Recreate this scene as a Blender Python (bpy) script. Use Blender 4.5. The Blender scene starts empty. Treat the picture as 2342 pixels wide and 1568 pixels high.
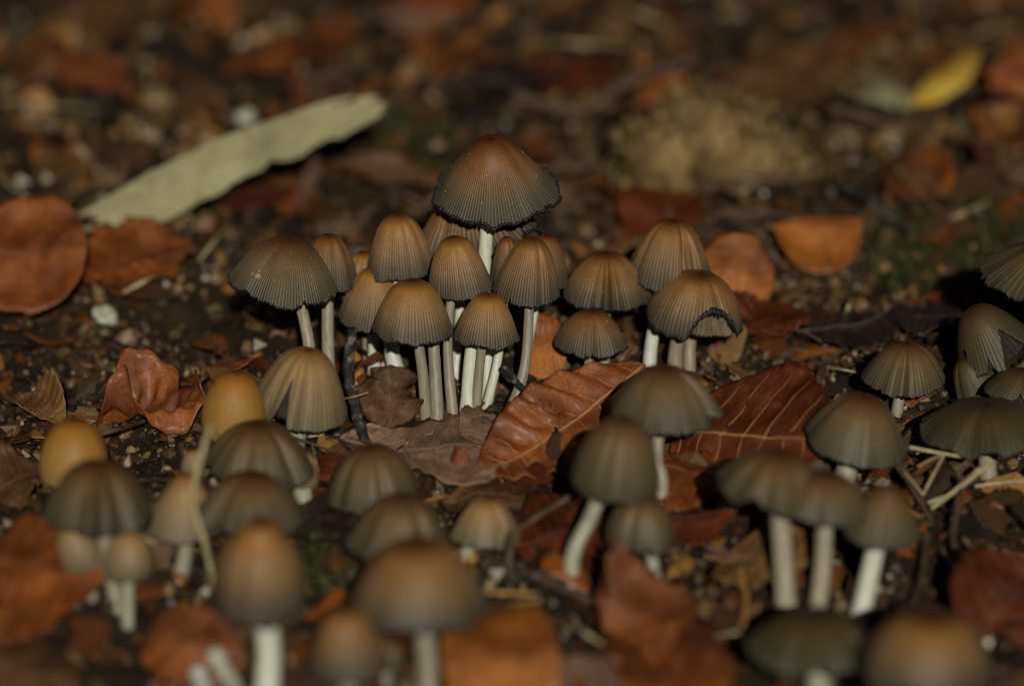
import bpy, math, random
import numpy as np
from mathutils import Vector, Matrix

# ------------------------------------------------------------------ camera, sky, sun, exposure
scene = bpy.context.scene
R = math.radians
PITCH, DIST, LENS, SENSOR = R(20.0), 1.14, 105.0, 23.6
UW, UH = 2342.0, 1568.0                      # photo pixel frame used for reading positions off
CAM = Vector((0, -DIST * math.cos(PITCH), DIST * math.sin(PITCH)))
FWD = Vector((0, math.cos(PITCH), -math.sin(PITCH)))
UPV = Vector((0, math.sin(PITCH), math.cos(PITCH)))
RGT = Vector((1, 0, 0))
K = SENSOR / LENS / UW                       # tangent per photo pixel

cd = bpy.data.cameras.new('camera'); cam = bpy.data.objects.new('camera', cd)
scene.collection.objects.link(cam); scene.camera = cam
cam.location = CAM; cam.rotation_euler = (R(90) - PITCH, 0, 0)
cd.lens = LENS; cd.sensor_width = SENSOR; cd.clip_start = 0.05; cd.clip_end = 300
cd.dof.use_dof = True; cd.dof.focus_distance = 1.083; cd.dof.aperture_fstop = 4.2
cd.dof.aperture_blades = 9

world = bpy.data.worlds.new('World'); scene.world = world; world.use_nodes = True
SUN_EL, SUN_AZ = R(23.5), R(176)               # azimuth clockwise from +Y: behind the camera
nt = world.node_tree; nt.nodes.clear()
wo = nt.nodes.new('ShaderNodeOutputWorld'); bg = nt.nodes.new('ShaderNodeBackground')
sky = nt.nodes.new('ShaderNodeTexSky'); sky.sky_type = 'NISHITA'; sky.sun_disc = False
sky.sun_elevation = SUN_EL; sky.sun_rotation = SUN_AZ
bg.inputs['Strength'].default_value = 0.003
nt.links.new(sky.outputs[0], bg.inputs[0]); nt.links.new(bg.outputs[0], wo.inputs[0])
sd = bpy.data.lights.new('sun', 'SUN'); sun = bpy.data.objects.new('sun', sd)
scene.collection.objects.link(sun)
sd.energy = 2.4; sd.angle = R(0.6); sd.color = (1.0, 0.955, 0.82)
sv = Vector((math.sin(SUN_AZ) * math.cos(SUN_EL), math.cos(SUN_AZ) * math.cos(SUN_EL), math.sin(SUN_EL)))
sun.rotation_euler = sv.to_track_quat('Z', 'Y').to_euler(); sun.location = sv * 3
scene.view_settings.view_transform = 'Standard'; scene.view_settings.look = 'None'
scene.view_settings.exposure = 0.0; scene.view_settings.gamma = 1.0
scene.render.engine = 'CYCLES'
scene.cycles.use_denoising = True; scene.cycles.max_bounces = 5; scene.cycles.filter_width = 1.05
scene.cycles.use_adaptive_sampling = True; scene.cycles.adaptive_threshold = 0.012

rng = np.random.default_rng(11); random.seed(5)
COL = scene.collection

# ------------------------------------------------------------------ helpers
def ray(u, v):
    return FWD + RGT * ((u - UW / 2) * K) - UPV * ((v - UH / 2) * K)

def hlow(x, y):                               # gentle lie of the land, metres
    return (0.0030 * np.sin(x * 21 + 1.3) * np.cos(y * 17 + 0.4) + 0.0022 * np.sin(x * 43 - y * 31 + 2.0)
            + 0.0015 * np.sin(y * 61 + x * 12))

def at_h(u, v, h):                            # where the ray meets the plane z = h
    d = ray(u, v); s = (h - CAM.z) / d.z
    return CAM + d * s

def on_ground(u, v, h=0.0):
    z = h
    for _ in range(6):
        p = at_h(u, v, z); z = float(hlow(p.x, p.y)) + h
    return at_h(u, v, z)

def depth(p): return (p - CAM).dot(FWD)
def at_depth(u, v, d): return CAM + ray(u, v) * d

def vnoise(p, seed=0):                        # value noise, p (N,k) -> [-1,1]
    p = np.asarray(p, float); k = p.shape[1]
    i = np.floor(p).astype(np.int64); f = p - i; f = f * f * (3 - 2 * f)
    out = np.zeros(len(p))
    pr = np.array([73856093, 19349663, 83492791][:k], np.int64)
    for c in range(2 ** k):
        o = np.array([(c >> b) & 1 for b in range(k)], np.int64)
        h = ((i + o) * pr).sum(1) + seed * 1013904223
        h = (h ^ (h >> 13)) * 1274126177; h = h & 0x7fffffff; h = (h ^ (h >> 16)) * 2246822519 & 0x7fffffff
        w = np.prod(np.where(o == 1, f, 1 - f), axis=1)
        out += w * ((h % 65521) / 32760.0 - 1.0)
    return out

def fbm(p, octv=4, seed=0):
    p = np.asarray(p, float); s = 0; a = 1.0
    for o in range(octv):
        s = s + a * vnoise(p * 2.03 ** o, seed + o * 7); a *= 0.5
    return s

def mesh_np(name, V, faces, mat, smooth=True, attrs=None, cols=None):
    """V (N,3); faces list of int arrays (n,3)/(n,4)"""
    me = bpy.data.meshes.new(name)
    V = np.asarray(V, np.float32); me.vertices.add(len(V)); me.vertices.foreach_set('co', V.ravel())
    faces = [np.asarray(f, np.int32) for f in faces if len(f)]
    loops = np.concatenate([f.ravel() for f in faces])
    sizes = np.concatenate([np.full(len(f), f.shape[1], np.int32) for f in faces])
    starts = np.concatenate([[0], np.cumsum(sizes)[:-1]]).astype(np.int32)
    me.loops.add(len(loops)); me.loops.foreach_set('vertex_index', loops)
    me.polygons.add(len(sizes)); me.polygons.foreach_set('loop_start', starts)
    me.polygons.foreach_set('loop_total', sizes)
    me.polygons.foreach_set('use_smooth', np.full(len(sizes), smooth))
    for k, a in (attrs or {}).items():
        at = me.attributes.new(k, 'FLOAT', 'POINT'); at.data.foreach_set('value', np.asarray(a, np.float32))
    if cols is not None:
        at = me.attributes.new('col', 'FLOAT_COLOR', 'POINT')
        c4 = np.ones((len(V), 4), np.float32); c4[:, :3] = cols; at.data.foreach_set('color', c4.ravel())
    me.update(calc_edges=True); me.validate()
    if mat: me.materials.append(mat)
    return me

def obj(name, me, parent=None, loc=None):
    o = bpy.data.objects.new(name, me); COL.objects.link(o)
    if parent is not None: o.parent = parent
    if loc is not None: o.location = loc
    return o

def tag(o, label=None, cat=None, group=None, kind=None):
    if label: o['label'] = label
    if cat: o['category'] = cat
    if group: o['group'] = group
    if kind: o['kind'] = kind
    return o

def grid_faces(nr, nc, wrap):                 # nr rings of nc points
    i = np.arange(nr - 1)[:, None]; j = np.arange(nc if wrap else nc - 1)[None, :]
    j2 = (j + 1) % nc
    return np.stack([i * nc + j, i * nc + j2, (i + 1) * nc + j2, (i + 1) * nc + j], -1).reshape(-1, 4)

def catmull(P, n):
    P = np.asarray(P, float); P = np.vstack([2 * P[0] - P[1], P, 2 * P[-1] - P[-2]])
    m = len(P) - 3; out = []
    for t in np.linspace(0, m - 1e-9, n):
        k = int(t); f = t - k; a, b, c, d = P[k:k + 4]
        out.append(0.5 * (2 * b + (c - a) * f + (2 * a - 5 * b + 4 * c - d) * f * f + (3 * b - a - 3 * c + d) * f ** 3))
    return np.array(out)

def tube(path, rad, ns=10, n=None, flat=1.0, noise=0.0, seed=0, nfreq=300):
    """closed tube along a smooth path -> V, faces, t"""
    n = n or max(6, 6 * len(path))
    C = catmull(path, n); rad = np.interp(np.linspace(0, 1, n), np.linspace(0, 1, len(rad)), rad)
    T = np.gradient(C, axis=0); T /= np.linalg.norm(T, axis=1)[:, None] + 1e-12
    ref = np.array([0.31, 0.95, 0.05]) if abs(T[:, 1]).mean() < 0.8 else np.array([1.0, 0.1, 0.2])
    A = np.cross(T, ref); A /= np.linalg.norm(A, axis=1)[:, None]; B = np.cross(T, A)
    th = np.linspace(0, 2 * np.pi, ns, endpoint=False)
    V = (C[:, None, :] + rad[:, None, None] * (np.cos(th)[None, :, None] * A[:, None, :] + flat * np.sin(th)[None, :, None] * B[:, None, :]))
    if noise:
        q = V.reshape(-1, 3); dn = fbm(q * nfreq, 3, seed).reshape(n, ns, 1)
        V = C[:, None, :] + (V - C[:, None, :]) * (1 + noise * dn)
    tt = np.repeat(np.linspace(0, 1, n), ns)
    V = V.reshape(-1, 3); F = grid_faces(n, ns, True)
    k = len(V); V = np.vstack([V, C[0], C[-1]]); tt = np.append(tt, [0, 1])
    j = np.arange(ns); j2 = (j + 1) % ns
    tri = np.vstack([np.stack([np.full(ns, k), j2, j], 1), np.stack([np.full(ns, k + 1), (n - 1) * ns + j, (n - 1) * ns + j2], 1)])
    return V, [F, tri], tt

# ------------------------------------------------------------------ materials
def new_mat(name):
    m = bpy.data.materials.new(name); m.use_nodes = True
    n = m.node_tree.nodes; n.clear()
    out = n.new('ShaderNodeOutputMaterial'); b = n.new('ShaderNodeBsdfPrincipled')
    m.node_tree.links.new(b.outputs[0], out.inputs[0])
    return m, n, m.node_tree.links, b

def ramp(n, stops):
    r = n.new('ShaderNodeValToRGB'); e = r.color_ramp.elements
    while len(e) > 1: e.remove(e[-1])
    e[0].position, e[0].color = stops[0][0], (*stops[0][1], 1)
    for p, c in stops[1:]:
        x = e.new(p); x.color = (*c, 1)
    return r

def noise(n, l, scale, detail=4, rough=0.55, coord='Object', dist=0.0):
    tc = n.new('ShaderNodeTexCoord'); t = n.new('ShaderNodeTexNoise')
    t.inputs['Scale'].default_value = scale; t.inputs['Detail'].default_value = detail
    t.inputs['Roughness'].default_value = rough; t.inputs['Distortion'].default_value = dist
    l.new(tc.outputs[coord], t.inputs['Vector']); return t

def mix(n, l, blend, fac, a, b):
    x = n.new('ShaderNodeMix'); x.data_type = 'RGBA'; x.blend_type = blend
    for sock, v in ((x.inputs[0], fac), (x.inputs[6], a), (x.inputs[7], b)):
        if hasattr(v, 'is_output'): l.new(v, sock)
        elif isinstance(v, (int, float)): sock.default_value = v
        else: sock.default_value = (*v, 1)
    return x.outputs[2]

def attr(n, name):
    a = n.new('ShaderNodeAttribute'); a.attribute_name = name; return a

def mapr(n, l, v, a, b, c, d):
    m = n.new('ShaderNodeMapRange'); l.new(v, m.inputs[0])
    for k, x in zip((1, 2, 3, 4), (a, b, c, d)): m.inputs[k].default_value = x
    return m.outputs[0]

def bump(n, l, b, h, strength, dist):
    x = n.new('ShaderNodeBump'); x.inputs['Strength'].default_value = strength; x.inputs['Distance'].default_value = dist
    l.new(h, x.inputs['Height']); l.new(x.outputs[0], b.inputs['Normal'])

def cap_mat(name, stops, groove_col, groove=0.75, rough=0.5):
    m, n, l, b = new_mat(name)
    t = attr(n, 't'); g = attr(n, 'groove')
    nz = noise(n, l, 260, 5, 0.6)
    ad = n.new('ShaderNodeMath'); ad.operation = 'MULTIPLY_ADD'
    l.new(nz.outputs[0], ad.inputs[0]); ad.inputs[1].default_value = 0.16
    sub = n.new('ShaderNodeMath'); sub.operation = 'SUBTRACT'; l.new(t.outputs['Fac'], sub.inputs[0]); sub.inputs[1].default_value = 0.08
    l.new(sub.outputs[0], ad.inputs[2])
    rp = ramp(n, stops); l.new(ad.outputs[0], rp.inputs[0])
    gm = n.new('ShaderNodeMath'); gm.operation = 'MULTIPLY'; l.new(g.outputs['Fac'], gm.inputs[0]); gm.inputs[1].default_value = groove
    c = mix(n, l, 'MIX', gm.outputs[0], rp.outputs[0], groove_col)
    n2 = noise(n, l, 1900, 4, 0.7)
    c = mix(n, l, 'MULTIPLY', 1.0, c, ramp_out(n, l, n2.outputs[0], [(0.3, (.72, .72, .74)), (0.7, (1.18, 1.16, 1.1))]))
    n3 = noise(n, l, 420, 3, 0.6)
    c = mix(n, l, 'MIX', mapr(n, l, n3.outputs[0], 0.66, 0.8, 0, 0.45), c, (0.06, 0.035, 0.018))
    l.new(c, b.inputs['Base Color'])
    b.inputs['Roughness'].default_value = rough; b.inputs['Specular IOR Level'].default_value = 0.35
    n4 = noise(n, l, 3200, 3, 0.6); bump(n, l, b, n4.outputs[0], 0.25, 0.0002)
    return m

def ramp_out(n, l, v, stops):
    r = ramp(n, stops); l.new(v, r.inputs[0]); return r.outputs[0]

def simple_mat(name, stops, scale=300, rough=0.6, spec=0.4, bstr=0.3, bdist=0.0004, bscale=None, detail=5, coat=0.0):
    m, n, l, b = new_mat(name)
    nz = noise(n, l, scale, detail, 0.62); l.new(ramp_out(n, l, nz.outputs[0], stops), b.inputs['Base Color'])
    b.inputs['Roughness'].default_value = rough; b.inputs['Specular IOR Level'].default_value = spec
    if coat: b.inputs['Coat Weight'].default_value = coat; b.inputs['Coat Roughness'].default_value = 0.18
    nb = noise(n, l, bscale or scale * 3, 5, 0.65); bump(n, l, b, nb.outputs[0], bstr, bdist)
    return m

CAPM = {  # pigment bands; light contrast also painted in: brighter middles, darker rims and grooves
    'brown': cap_mat('cap_brown', [(0, (.060, .020, .005)), (.15, (.140, .050, .010)), (.34, (.300, .145, .040)), (.64, (.255, .158, .072)), (.84, (.128, .096, .062)), (1, (.064, .062, .046))], (.034, .018, .015), 1.0),
    'amber': cap_mat('cap_amber', [(0, (.070, .024, .005)), (.14, (.175, .064, .011)), (.32, (.370, .178, .040)), (.64, (.315, .196, .088)), (.84, (.150, .112, .073)), (1, (.070, .068, .050))], (.042, .022, .018), 1.0),
    'rust': cap_mat('cap_rust', [(0, (.055, .015, .005)), (.14, (.130, .038, .008)), (.34, (.230, .100, .028)), (.62, (.195, .115, .050)), (.82, (.105, .088, .056)), (1, (.068, .074, .054))], (.030, .018, .014), 1.0),
    'grey': cap_mat('cap_grey', [(0, (.068, .028, .008)), (.2, (.122, .058, .017)), (.45, (.165, .104, .044)), (.7, (.132, .100, .056)), (1, (.074, .070, .046))], (.038, .026, .019), 0.6),
    'yellow': cap_mat('cap_yellow', [(0, (.10, .036, .006)), (.14, (.23, .088, .011)), (.34, (.38, .165, .022)), (.65, (.40, .205, .042)), (1, (.34, .22, .08))], (.24, .11, .028), 0.4),
    'pale': cap_mat('cap_pale', [(0, (.16, .058, .012)), (.14, (.29, .135, .036)), (.38, (.37, .235, .10)), (.7, (.27, .195, .11)), (1, (.14, .13, .078))], (.14, .09, .05), 0.5),
    'dark': cap_mat('cap_dark', [(0, (.050, .026, .010)), (.4, (.088, .058, .024)), (.75, (.080, .066, .034)), (1, (.08, .084, .055))], (.025, .018, .012), 0.6),
}
def stem_mat(name, c0, c1, spot):
    m, n, l, b = new_mat(name)
    tc = n.new('ShaderNodeTexCoord'); mp = n.new('ShaderNodeMapping'); mp.inputs['Scale'].default_value = (1, 1, 0.10)
    l.new(tc.outputs['Object'], mp.inputs[0]); t = n.new('ShaderNodeTexNoise'); t.inputs['Scale'].default_value = 1500; t.inputs['Detail'].default_value = 4
    l.new(mp.outputs[0], t.inputs['Vector'])
    c = ramp_out(n, l, t.outputs[0], [(0.3, c0), (0.7, c1)])
    n2 = noise(n, l, 420, 4, 0.6)
    c = mix(n, l, 'MIX', mapr(n, l, n2.outputs[0], 0.62, 0.74, 0, spot), c, (.20, .11, .045))
    tt = attr(n, 't')
    c = mix(n, l, 'MIX', mapr(n, l, tt.outputs['Fac'], 0.0, 0.22, 0.55, 0.0), c, (.34, .25, .14))
    l.new(c, b.inputs['Base Color']); b.inputs['Roughness'].default_value = 0.42; b.inputs['Specular IOR Level'].default_value = 0.45
    b.inputs['Subsurface Weight'].default_value = 0.12; b.inputs['Subsurface Radius'].default_value = (.0016, .0013, .0009); b.inputs['Subsurface Scale'].default_value = 1.0
    bump(n, l, b, t.outputs[0], 0.35, 0.0003)
    return m
STEMM = {'white': stem_mat('stem_white', (.55, .57, .46), (.74, .75, .65), 0.3),
         'grey': stem_mat('stem_grey', (.25, .215, .15), (.37, .33, .25), 0.3),
         'pale': stem_mat('stem_pale', (.30, .30, .21), (.45, .44, .34), 0.45),
         'dirty': stem_mat('stem_dirty', (.27, .23, .155), (.42, .37, .28), 0.95)}
GILL = simple_mat('gill_dark', [(0.3, (.018, .013, .012)), (0.7, (.05, .036, .03))], 500, 0.7, 0.2)
GILLM = simple_mat('gill_brown', [(0.3, (.10, .075, .045)), (0.7, (.22, .175, .11))], 500, 0.7, 0.2)
GILLP = simple_mat('gill_pale', [(0.3, (.25, .22, .16)), (0.7, (.40, .36, .27))], 500, 0.7, 0.2)
FRINGE = simple_mat('rim_black', [(0.3, (.006, .006, .008)), (0.7, (.022, .020, .022))], 900, 0.45, 0.5)
FLECK = simple_mat('fleck_pale', [(0.3, (.45, .36, .20)), (0.7, (.78, .70, .48))], 900, 0.25, 0.7)

def leaf_mat(name, dark, mid, light, rough=0.42, coat=0.15, mott=120, sp=1.0):
    m, n, l, b = new_mat(name)
    n1 = noise(n, l, mott, 6, 0.65, dist=0.6)
    c = ramp_out(n, l, n1.outputs[0], [(0.28, dark), (0.5, mid), (0.74, light)])
    n2 = noise(n, l, 900, 4, 0.7)
    c = mix(n, l, 'MULTIPLY', 1.0, c, ramp_out(n, l, n2.outputs[0], [(0.3, (.7, .68, .66)), (0.7, (1.15, 1.15, 1.15))]))
    vv = attr(n, 'vein')
    c = mix(n, l, 'MIX', mapr(n, l, vv.outputs['Fac'], 0, 1, 0, 0.28), c, tuple(min(1, x * 1.3 + 0.03) for x in light))
    tcv = n.new('ShaderNodeTexCoord'); vo = n.new('ShaderNodeTexVoronoi'); vo.feature = 'DISTANCE_TO_EDGE'; vo.inputs['Scale'].default_value = 1100
    l.new(tcv.outputs['Object'], vo.inputs['Vector'])
    c = mix(n, l, 'MULTIPLY', 1.0, c, ramp_out(n, l, vo.outputs['Distance'], [(0.0, (.80, .78, .76)), (0.16, (1.03, 1.03, 1.03))]))
    n3 = noise(n, l, 330, 5, 0.7)
    c = mix(n, l, 'MIX', mapr(n, l, n3.outputs[0], 0.58, 0.70, 0, 0.8 * sp), c, tuple(x * 0.35 for x in dark))
    n6 = noise(n, l, 45, 4, 0.6)
    c = mix(n, l, 'MULTIPLY', 1.0, c, ramp_out(n, l, n6.outputs[0], [(0.35, (1 - .45 * sp, 1 - .5 * sp, 1 - .5 * sp)), (0.6, (1.1, 1.1, 1.1))]))
    oi = n.new('ShaderNodeObjectInfo'); hs = n.new('ShaderNodeHueSaturation')
    l.new(mapr(n, l, oi.outputs['Random'], 0, 1, 0.8, 1.15), hs.inputs['Value']); l.new(c, hs.inputs['Color'])
    l.new(hs.outputs[0], b.inputs['Base Color'])
    l.new(mapr(n, l, n1.outputs[0], 0.3, 0.7, rough - 0.08, rough + 0.14), b.inputs['Roughness'])
    b.inputs['Specular IOR Level'].default_value = 0.5
    b.inputs['Coat Weight'].default_value = coat; b.inputs['Coat Roughness'].default_value = 0.34
    n5 = noise(n, l, 620, 6, 0.75); bump(n, l, b, n5.outputs[0], 0.8, 0.0007)
    return m
LEAFM = {
    'orange': leaf_mat('leaf_orange', (.229, .062, .008), (.395, .122, .013), (.520, .187, .027)),
    'rust': leaf_mat('leaf_rust', (.170, .043, .007), (.310, .085, .014), (.420, .140, .030), 0.40, 0.28),
    'red': leaf_mat('leaf_red', (.078, .016, .007), (.161, .033, .009), (.248, .064, .018), 0.32, 0.35),
    'brown': leaf_mat('leaf_brown', (.080, .036, .014), (.160, .076, .029), (.240, .132, .060), 0.5, 0.1),
    'dull': leaf_mat('leaf_dull', (.229, .130, .083), (.385, .234, .156), (.478, .322, .218), 0.55, 0.08),
    'tan': leaf_mat('leaf_tan', (.200, .096, .024), (.336, .176, .052), (.440, .272, .104), 0.45, 0.15),
    'olive': leaf_mat('leaf_olive', (.36, .335, .17), (.42, .40, .21), (.47, .45, .26), 0.6, 0.02, 60, 0.15),
    'yellow': leaf_mat('leaf_yellow', (.34, .19, .012), (.52, .33, .018), (.62, .48, .12), 0.5, 0.05),
    'dark': leaf_mat('leaf_dark', (.024, .014, .013), (.046, .027, .022), (.076, .046, .036), 0.26, 0.6),
}
VEIN = simple_mat('leaf_vein', [(0.3, (.34, .15, .05)), (0.7, (.50, .27, .11))], 400, 0.45, 0.4)
VEIND = simple_mat('leaf_vein_dull', [(0.3, (.10, .07, .055)), (0.7, (.20, .13, .095))], 400, 0.55, 0.3)
BARK = simple_mat('bark_dark', [(0.38, (.010, .009, .010)), (0.53, (.030, .026, .024)), (0.60, (.16, .145, .12)), (0.7, (.26, .24, .20))], 420, 0.5, 0.5, 0.8, 0.0008)
BARKB = simple_mat('bark_brown', [(0.3, (.05, .03, .02)), (0.7, (.17, .11, .07))], 300, 0.6, 0.4, 0.8, 0.0008)
STRAW = simple_mat('straw', [(0.3, (.33, .26, .12)), (0.7, (.56, .50, .28))], 300, 0.45, 0.4)
STRAWO = simple_mat('straw_orange', [(0.3, (.32, .15, .03)), (0.7, (.52, .30, .08))], 300, 0.45, 0.4)
PEBB = simple_mat('pebble_pale', [(0.3, (.34, .35, .27)), (0.7, (.60, .60, .50))], 260, 0.4, 0.5, 0.5, 0.0006)
PEBT = simple_mat('pebble_tan', [(0.3, (.22, .14, .08)), (0.7, (.42, .30, .19))], 260, 0.45, 0.5, 0.5, 0.0006)
CLOD = simple_mat('clod_brown', [(0.3, (.03, .018, .008)), (0.7, (.12, .072, .030))], 420, 0.6, 0.45, 0.8, 0.001)

def soil_mat():
    m, n, l, b = new_mat('soil')
    n1 = noise(n, l, 55, 6, 0.65); n2 = noise(n, l, 900, 5, 0.7)
    c = ramp_out(n, l, n1.outputs[0], [(0.3, (.012, .007, .003)), (0.5, (.032, .018, .007)), (0.72, (.078, .046, .017))])
    c = mix(n, l, 'MULTIPLY', 1.0, c, ramp_out(n, l, n2.outputs[0], [(0.34, (.35, .35, .36)), (0.66, (1.8, 1.7, 1.5))]))
    l.new(c, b.inputs['Base Color']); l.new(mapr(n, l, n2.outputs[0], 0.3, 0.7, 0.32, 0.75), b.inputs['Roughness'])
    n3 = noise(n, l, 650, 6, 0.75); bump(n, l, b, n3.outputs[0], 0.9, 0.002)
    return m
SOIL = soil_mat()
def col_mat(name, rough=0.5, spec=0.5, coat=0.0):
    m, n, l, b = new_mat(name); a = attr(n, 'col')
    n2 = noise(n, l, 1500, 4, 0.7)
    l.new(mix(n, l, 'MULTIPLY', 1.0, a.outputs['Color'], ramp_out(n, l, n2.outputs[0], [(0.3, (.55, .55, .55)), (0.7, (1.3, 1.3, 1.3))])), b.inputs['Base Color'])
    b.inputs['Roughness'].default_value = rough; b.inputs['Specular IOR Level'].default_value = spec
    b.inputs['Coat Weight'].default_value = coat; b.inputs['Coat Roughness'].default_value = 0.32
    return m
CRUMB = col_mat('soil_crumb', 0.45, 0.5, 0.3); SHARD = col_mat('leaf_shard', 0.5, 0.45, 0.12); MOSS = col_mat('moss_blade', 0.6, 0.3)

# ------------------------------------------------------------------ ground
def axis(lo, hi, step, far):
    a = list(np.arange(lo, hi + step / 2, step)); s = step
    L, x = [], lo
    while x > -far: s *= 1.35; x -= s; L.append(x)
    s, H, x = step, [], hi
    while x < far: s *= 1.35; x += s; H.append(x)
    return np.array(L[::-1] + a + H)
gx, gy = axis(-.34, .34, .0026, 60), axis(-.42, .62, .0026, 60)
X, Y = np.meshgrid(gx, gy); P2 = np.stack([X.ravel(), Y.ravel()], 1)
def soil_h(P2):
    near = np.exp(-np.maximum(0, np.hypot(P2[:, 0], P2[:, 1]) - 0.9) * 2.0)
    lo = hlow(P2[:, 0], P2[:, 1])
    return near * (lo + 0.0024 * fbm(P2 * 80, 4, 3) + 0.0014 * np.abs(fbm(P2 * 300, 3, 9)) - .0008) - 0.0010
Z = soil_h(P2)
gme = mesh_np('ground', np.column_stack([P2, Z]), [grid_faces(len(gy), len(gx), False)], SOIL)
tag(obj('ground', gme), 'dark crumbly forest soil under the fallen leaves', kind='structure')

OCT = np.array([[1, 0, 0], [-1, 0, 0], [0, 1, 0], [0, -1, 0], [0, 0, 1], [0, 0, -1]], float)
OCTF = np.array([[0, 2, 4], [2, 1, 4], [1, 3, 4], [3, 0, 4], [2, 0, 5], [1, 2, 5], [3, 1, 5], [0, 3, 5]])
def ico(sub):
    import bmesh
    bm = bmesh.new(); bmesh.ops.create_icosphere(bm, subdivisions=sub, radius=1)
    V = np.array([v.co[:] for v in bm.verts]); F = np.array([[v.index for v in f.verts] for f in bm.faces]); bm.free()
    return V, F
ICO1, ICO1F = ico(1); ICO2, ICO2F = ico(2); ICO3, ICO3F = ico(3)

def rand_rot(n):
    q = rng.normal(size=(n, 4)); q /= np.linalg.norm(q, axis=1)[:, None]; w, x, y, z = q.T
    return np.stack([np.stack([1 - 2 * (y * y + z * z), 2 * (x * y - z * w), 2 * (x * z + y * w)], -1),
                     np.stack([2 * (x * y + z * w), 1 - 2 * (x * x + z * z), 2 * (y * z - x * w)], -1),
                     np.stack([2 * (x * z - y * w), 2 * (y * z + x * w), 1 - 2 * (x * x + y * y)], -1)], 1)

def scatter(baseV, baseF, pos, size, jitter, cols, flat=None):
    n = len(pos); k = len(baseV)
    sc = size[:, None, None] * (1 + jitter * rng.uniform(-1, 1, (n, k, 1)))
    st = rng.uniform(0.6, 1.3, (n, 1, 3))
    if flat is not None: st[:, :, 2] *= flat
    V = np.einsum('nij,nkj->nki', rand_rot(n), baseV[None] * sc * st) + pos[:, None, :]
    F = (baseF[None] + (np.arange(n) * k)[:, None, None]).reshape(-1, baseF.shape[1])
    return V.reshape(-1, 3), F, np.repeat(cols, k, axis=0)

PAL = np.array([[.040, .026, .013], [.080, .052, .025], [.135, .088, .042], [.21, .135, .062], [.31, .21, .11], [.42, .33, .21], [.14, .050, .014], [.26, .22, .12]])
def crumbs(name, n, xr, yr, smin, smax, base, pal_p, label):
    xy = np.column_stack([rng.uniform(*xr, n), rng.uniform(*yr, n)])
    keep = fbm(xy * 38, 3, 21) + rng.uniform(-.5, .9, n) > 0
    xy = xy[keep]; n = len(xy)
    size = smin * (smax / smin) ** (rng.uniform(0, 1, n) ** 2.2)
    pos = np.column_stack([xy, soil_h(xy) + size * rng.uniform(0.1, 0.7, n)])
    c = PAL[rng.choice(len(PAL), n, p=pal_p)] * rng.uniform(.35, 1.0, (n, 1)) * [1, .92, .8]
    V, F, cc = scatter(base[0], base[1], pos, size, 0.28, c)
    tag(obj(name, mesh_np(name, V, [F], CRUMB, False, cols=cc)), label, kind='stuff')
pp = [.20, .21, .20, .15, .09, .05, .06, .04]
crumbs('soil_crumbs', 42000, (-.34, .34), (-.42, .62), .0005, .0026, (OCT, OCTF), pp, 'loose crumbs of dark soil spread over the ground')
crumbs('soil_grains', 14000, (-.15, .15), (-.17, .10), .0004, .0019, (ICO1, ICO1F), pp, 'fine soil grains and sand around the mushroom stems')

def coarse(n):
    xy = np.column_stack([rng.uniform(-.34, .34, n), rng.uniform(-.42, .62, n)])
    keep = ~((np.abs(xy[:, 0] + .008) < .028) & (np.abs(xy[:, 1] + .055) < .045)) & (fbm(xy * 24, 3, 31) + rng.uniform(-.35, .35, n) > -.05); xy = xy[keep]; n = len(xy)
    size = .0011 * (.0034 / .0011) ** (rng.uniform(0, 1, n) ** 2.0) * np.where(xy[:, 1] > .06, 1.2, .85)
    pal = np.array([[.32, .205, .080], [.21, .130, .050], [.44, .31, .15], [.12, .072, .028], [.36, .15, .03], [.30, .25, .12], [.48, .40, .27], [.27, .16, .09]])
    c = pal[rng.choice(8, n, p=[.17, .26, .06, .30, .08, .05, .02, .06])] * rng.uniform(.15, .95, (n, 1)) * [1, .90, .76]
    V, F, cc = scatter(ICO1, ICO1F, np.column_stack([xy, soil_h(xy) + size * rng.uniform(.1, .7, n)]), size, .30, c)
    tag(obj('soil_lumps', mesh_np('soil_lumps', V, [F], CRUMB, False, cols=cc)), 'coarse brown and tan lumps of soil and grit over the ground', kind='stuff')
coarse(15000)

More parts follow.
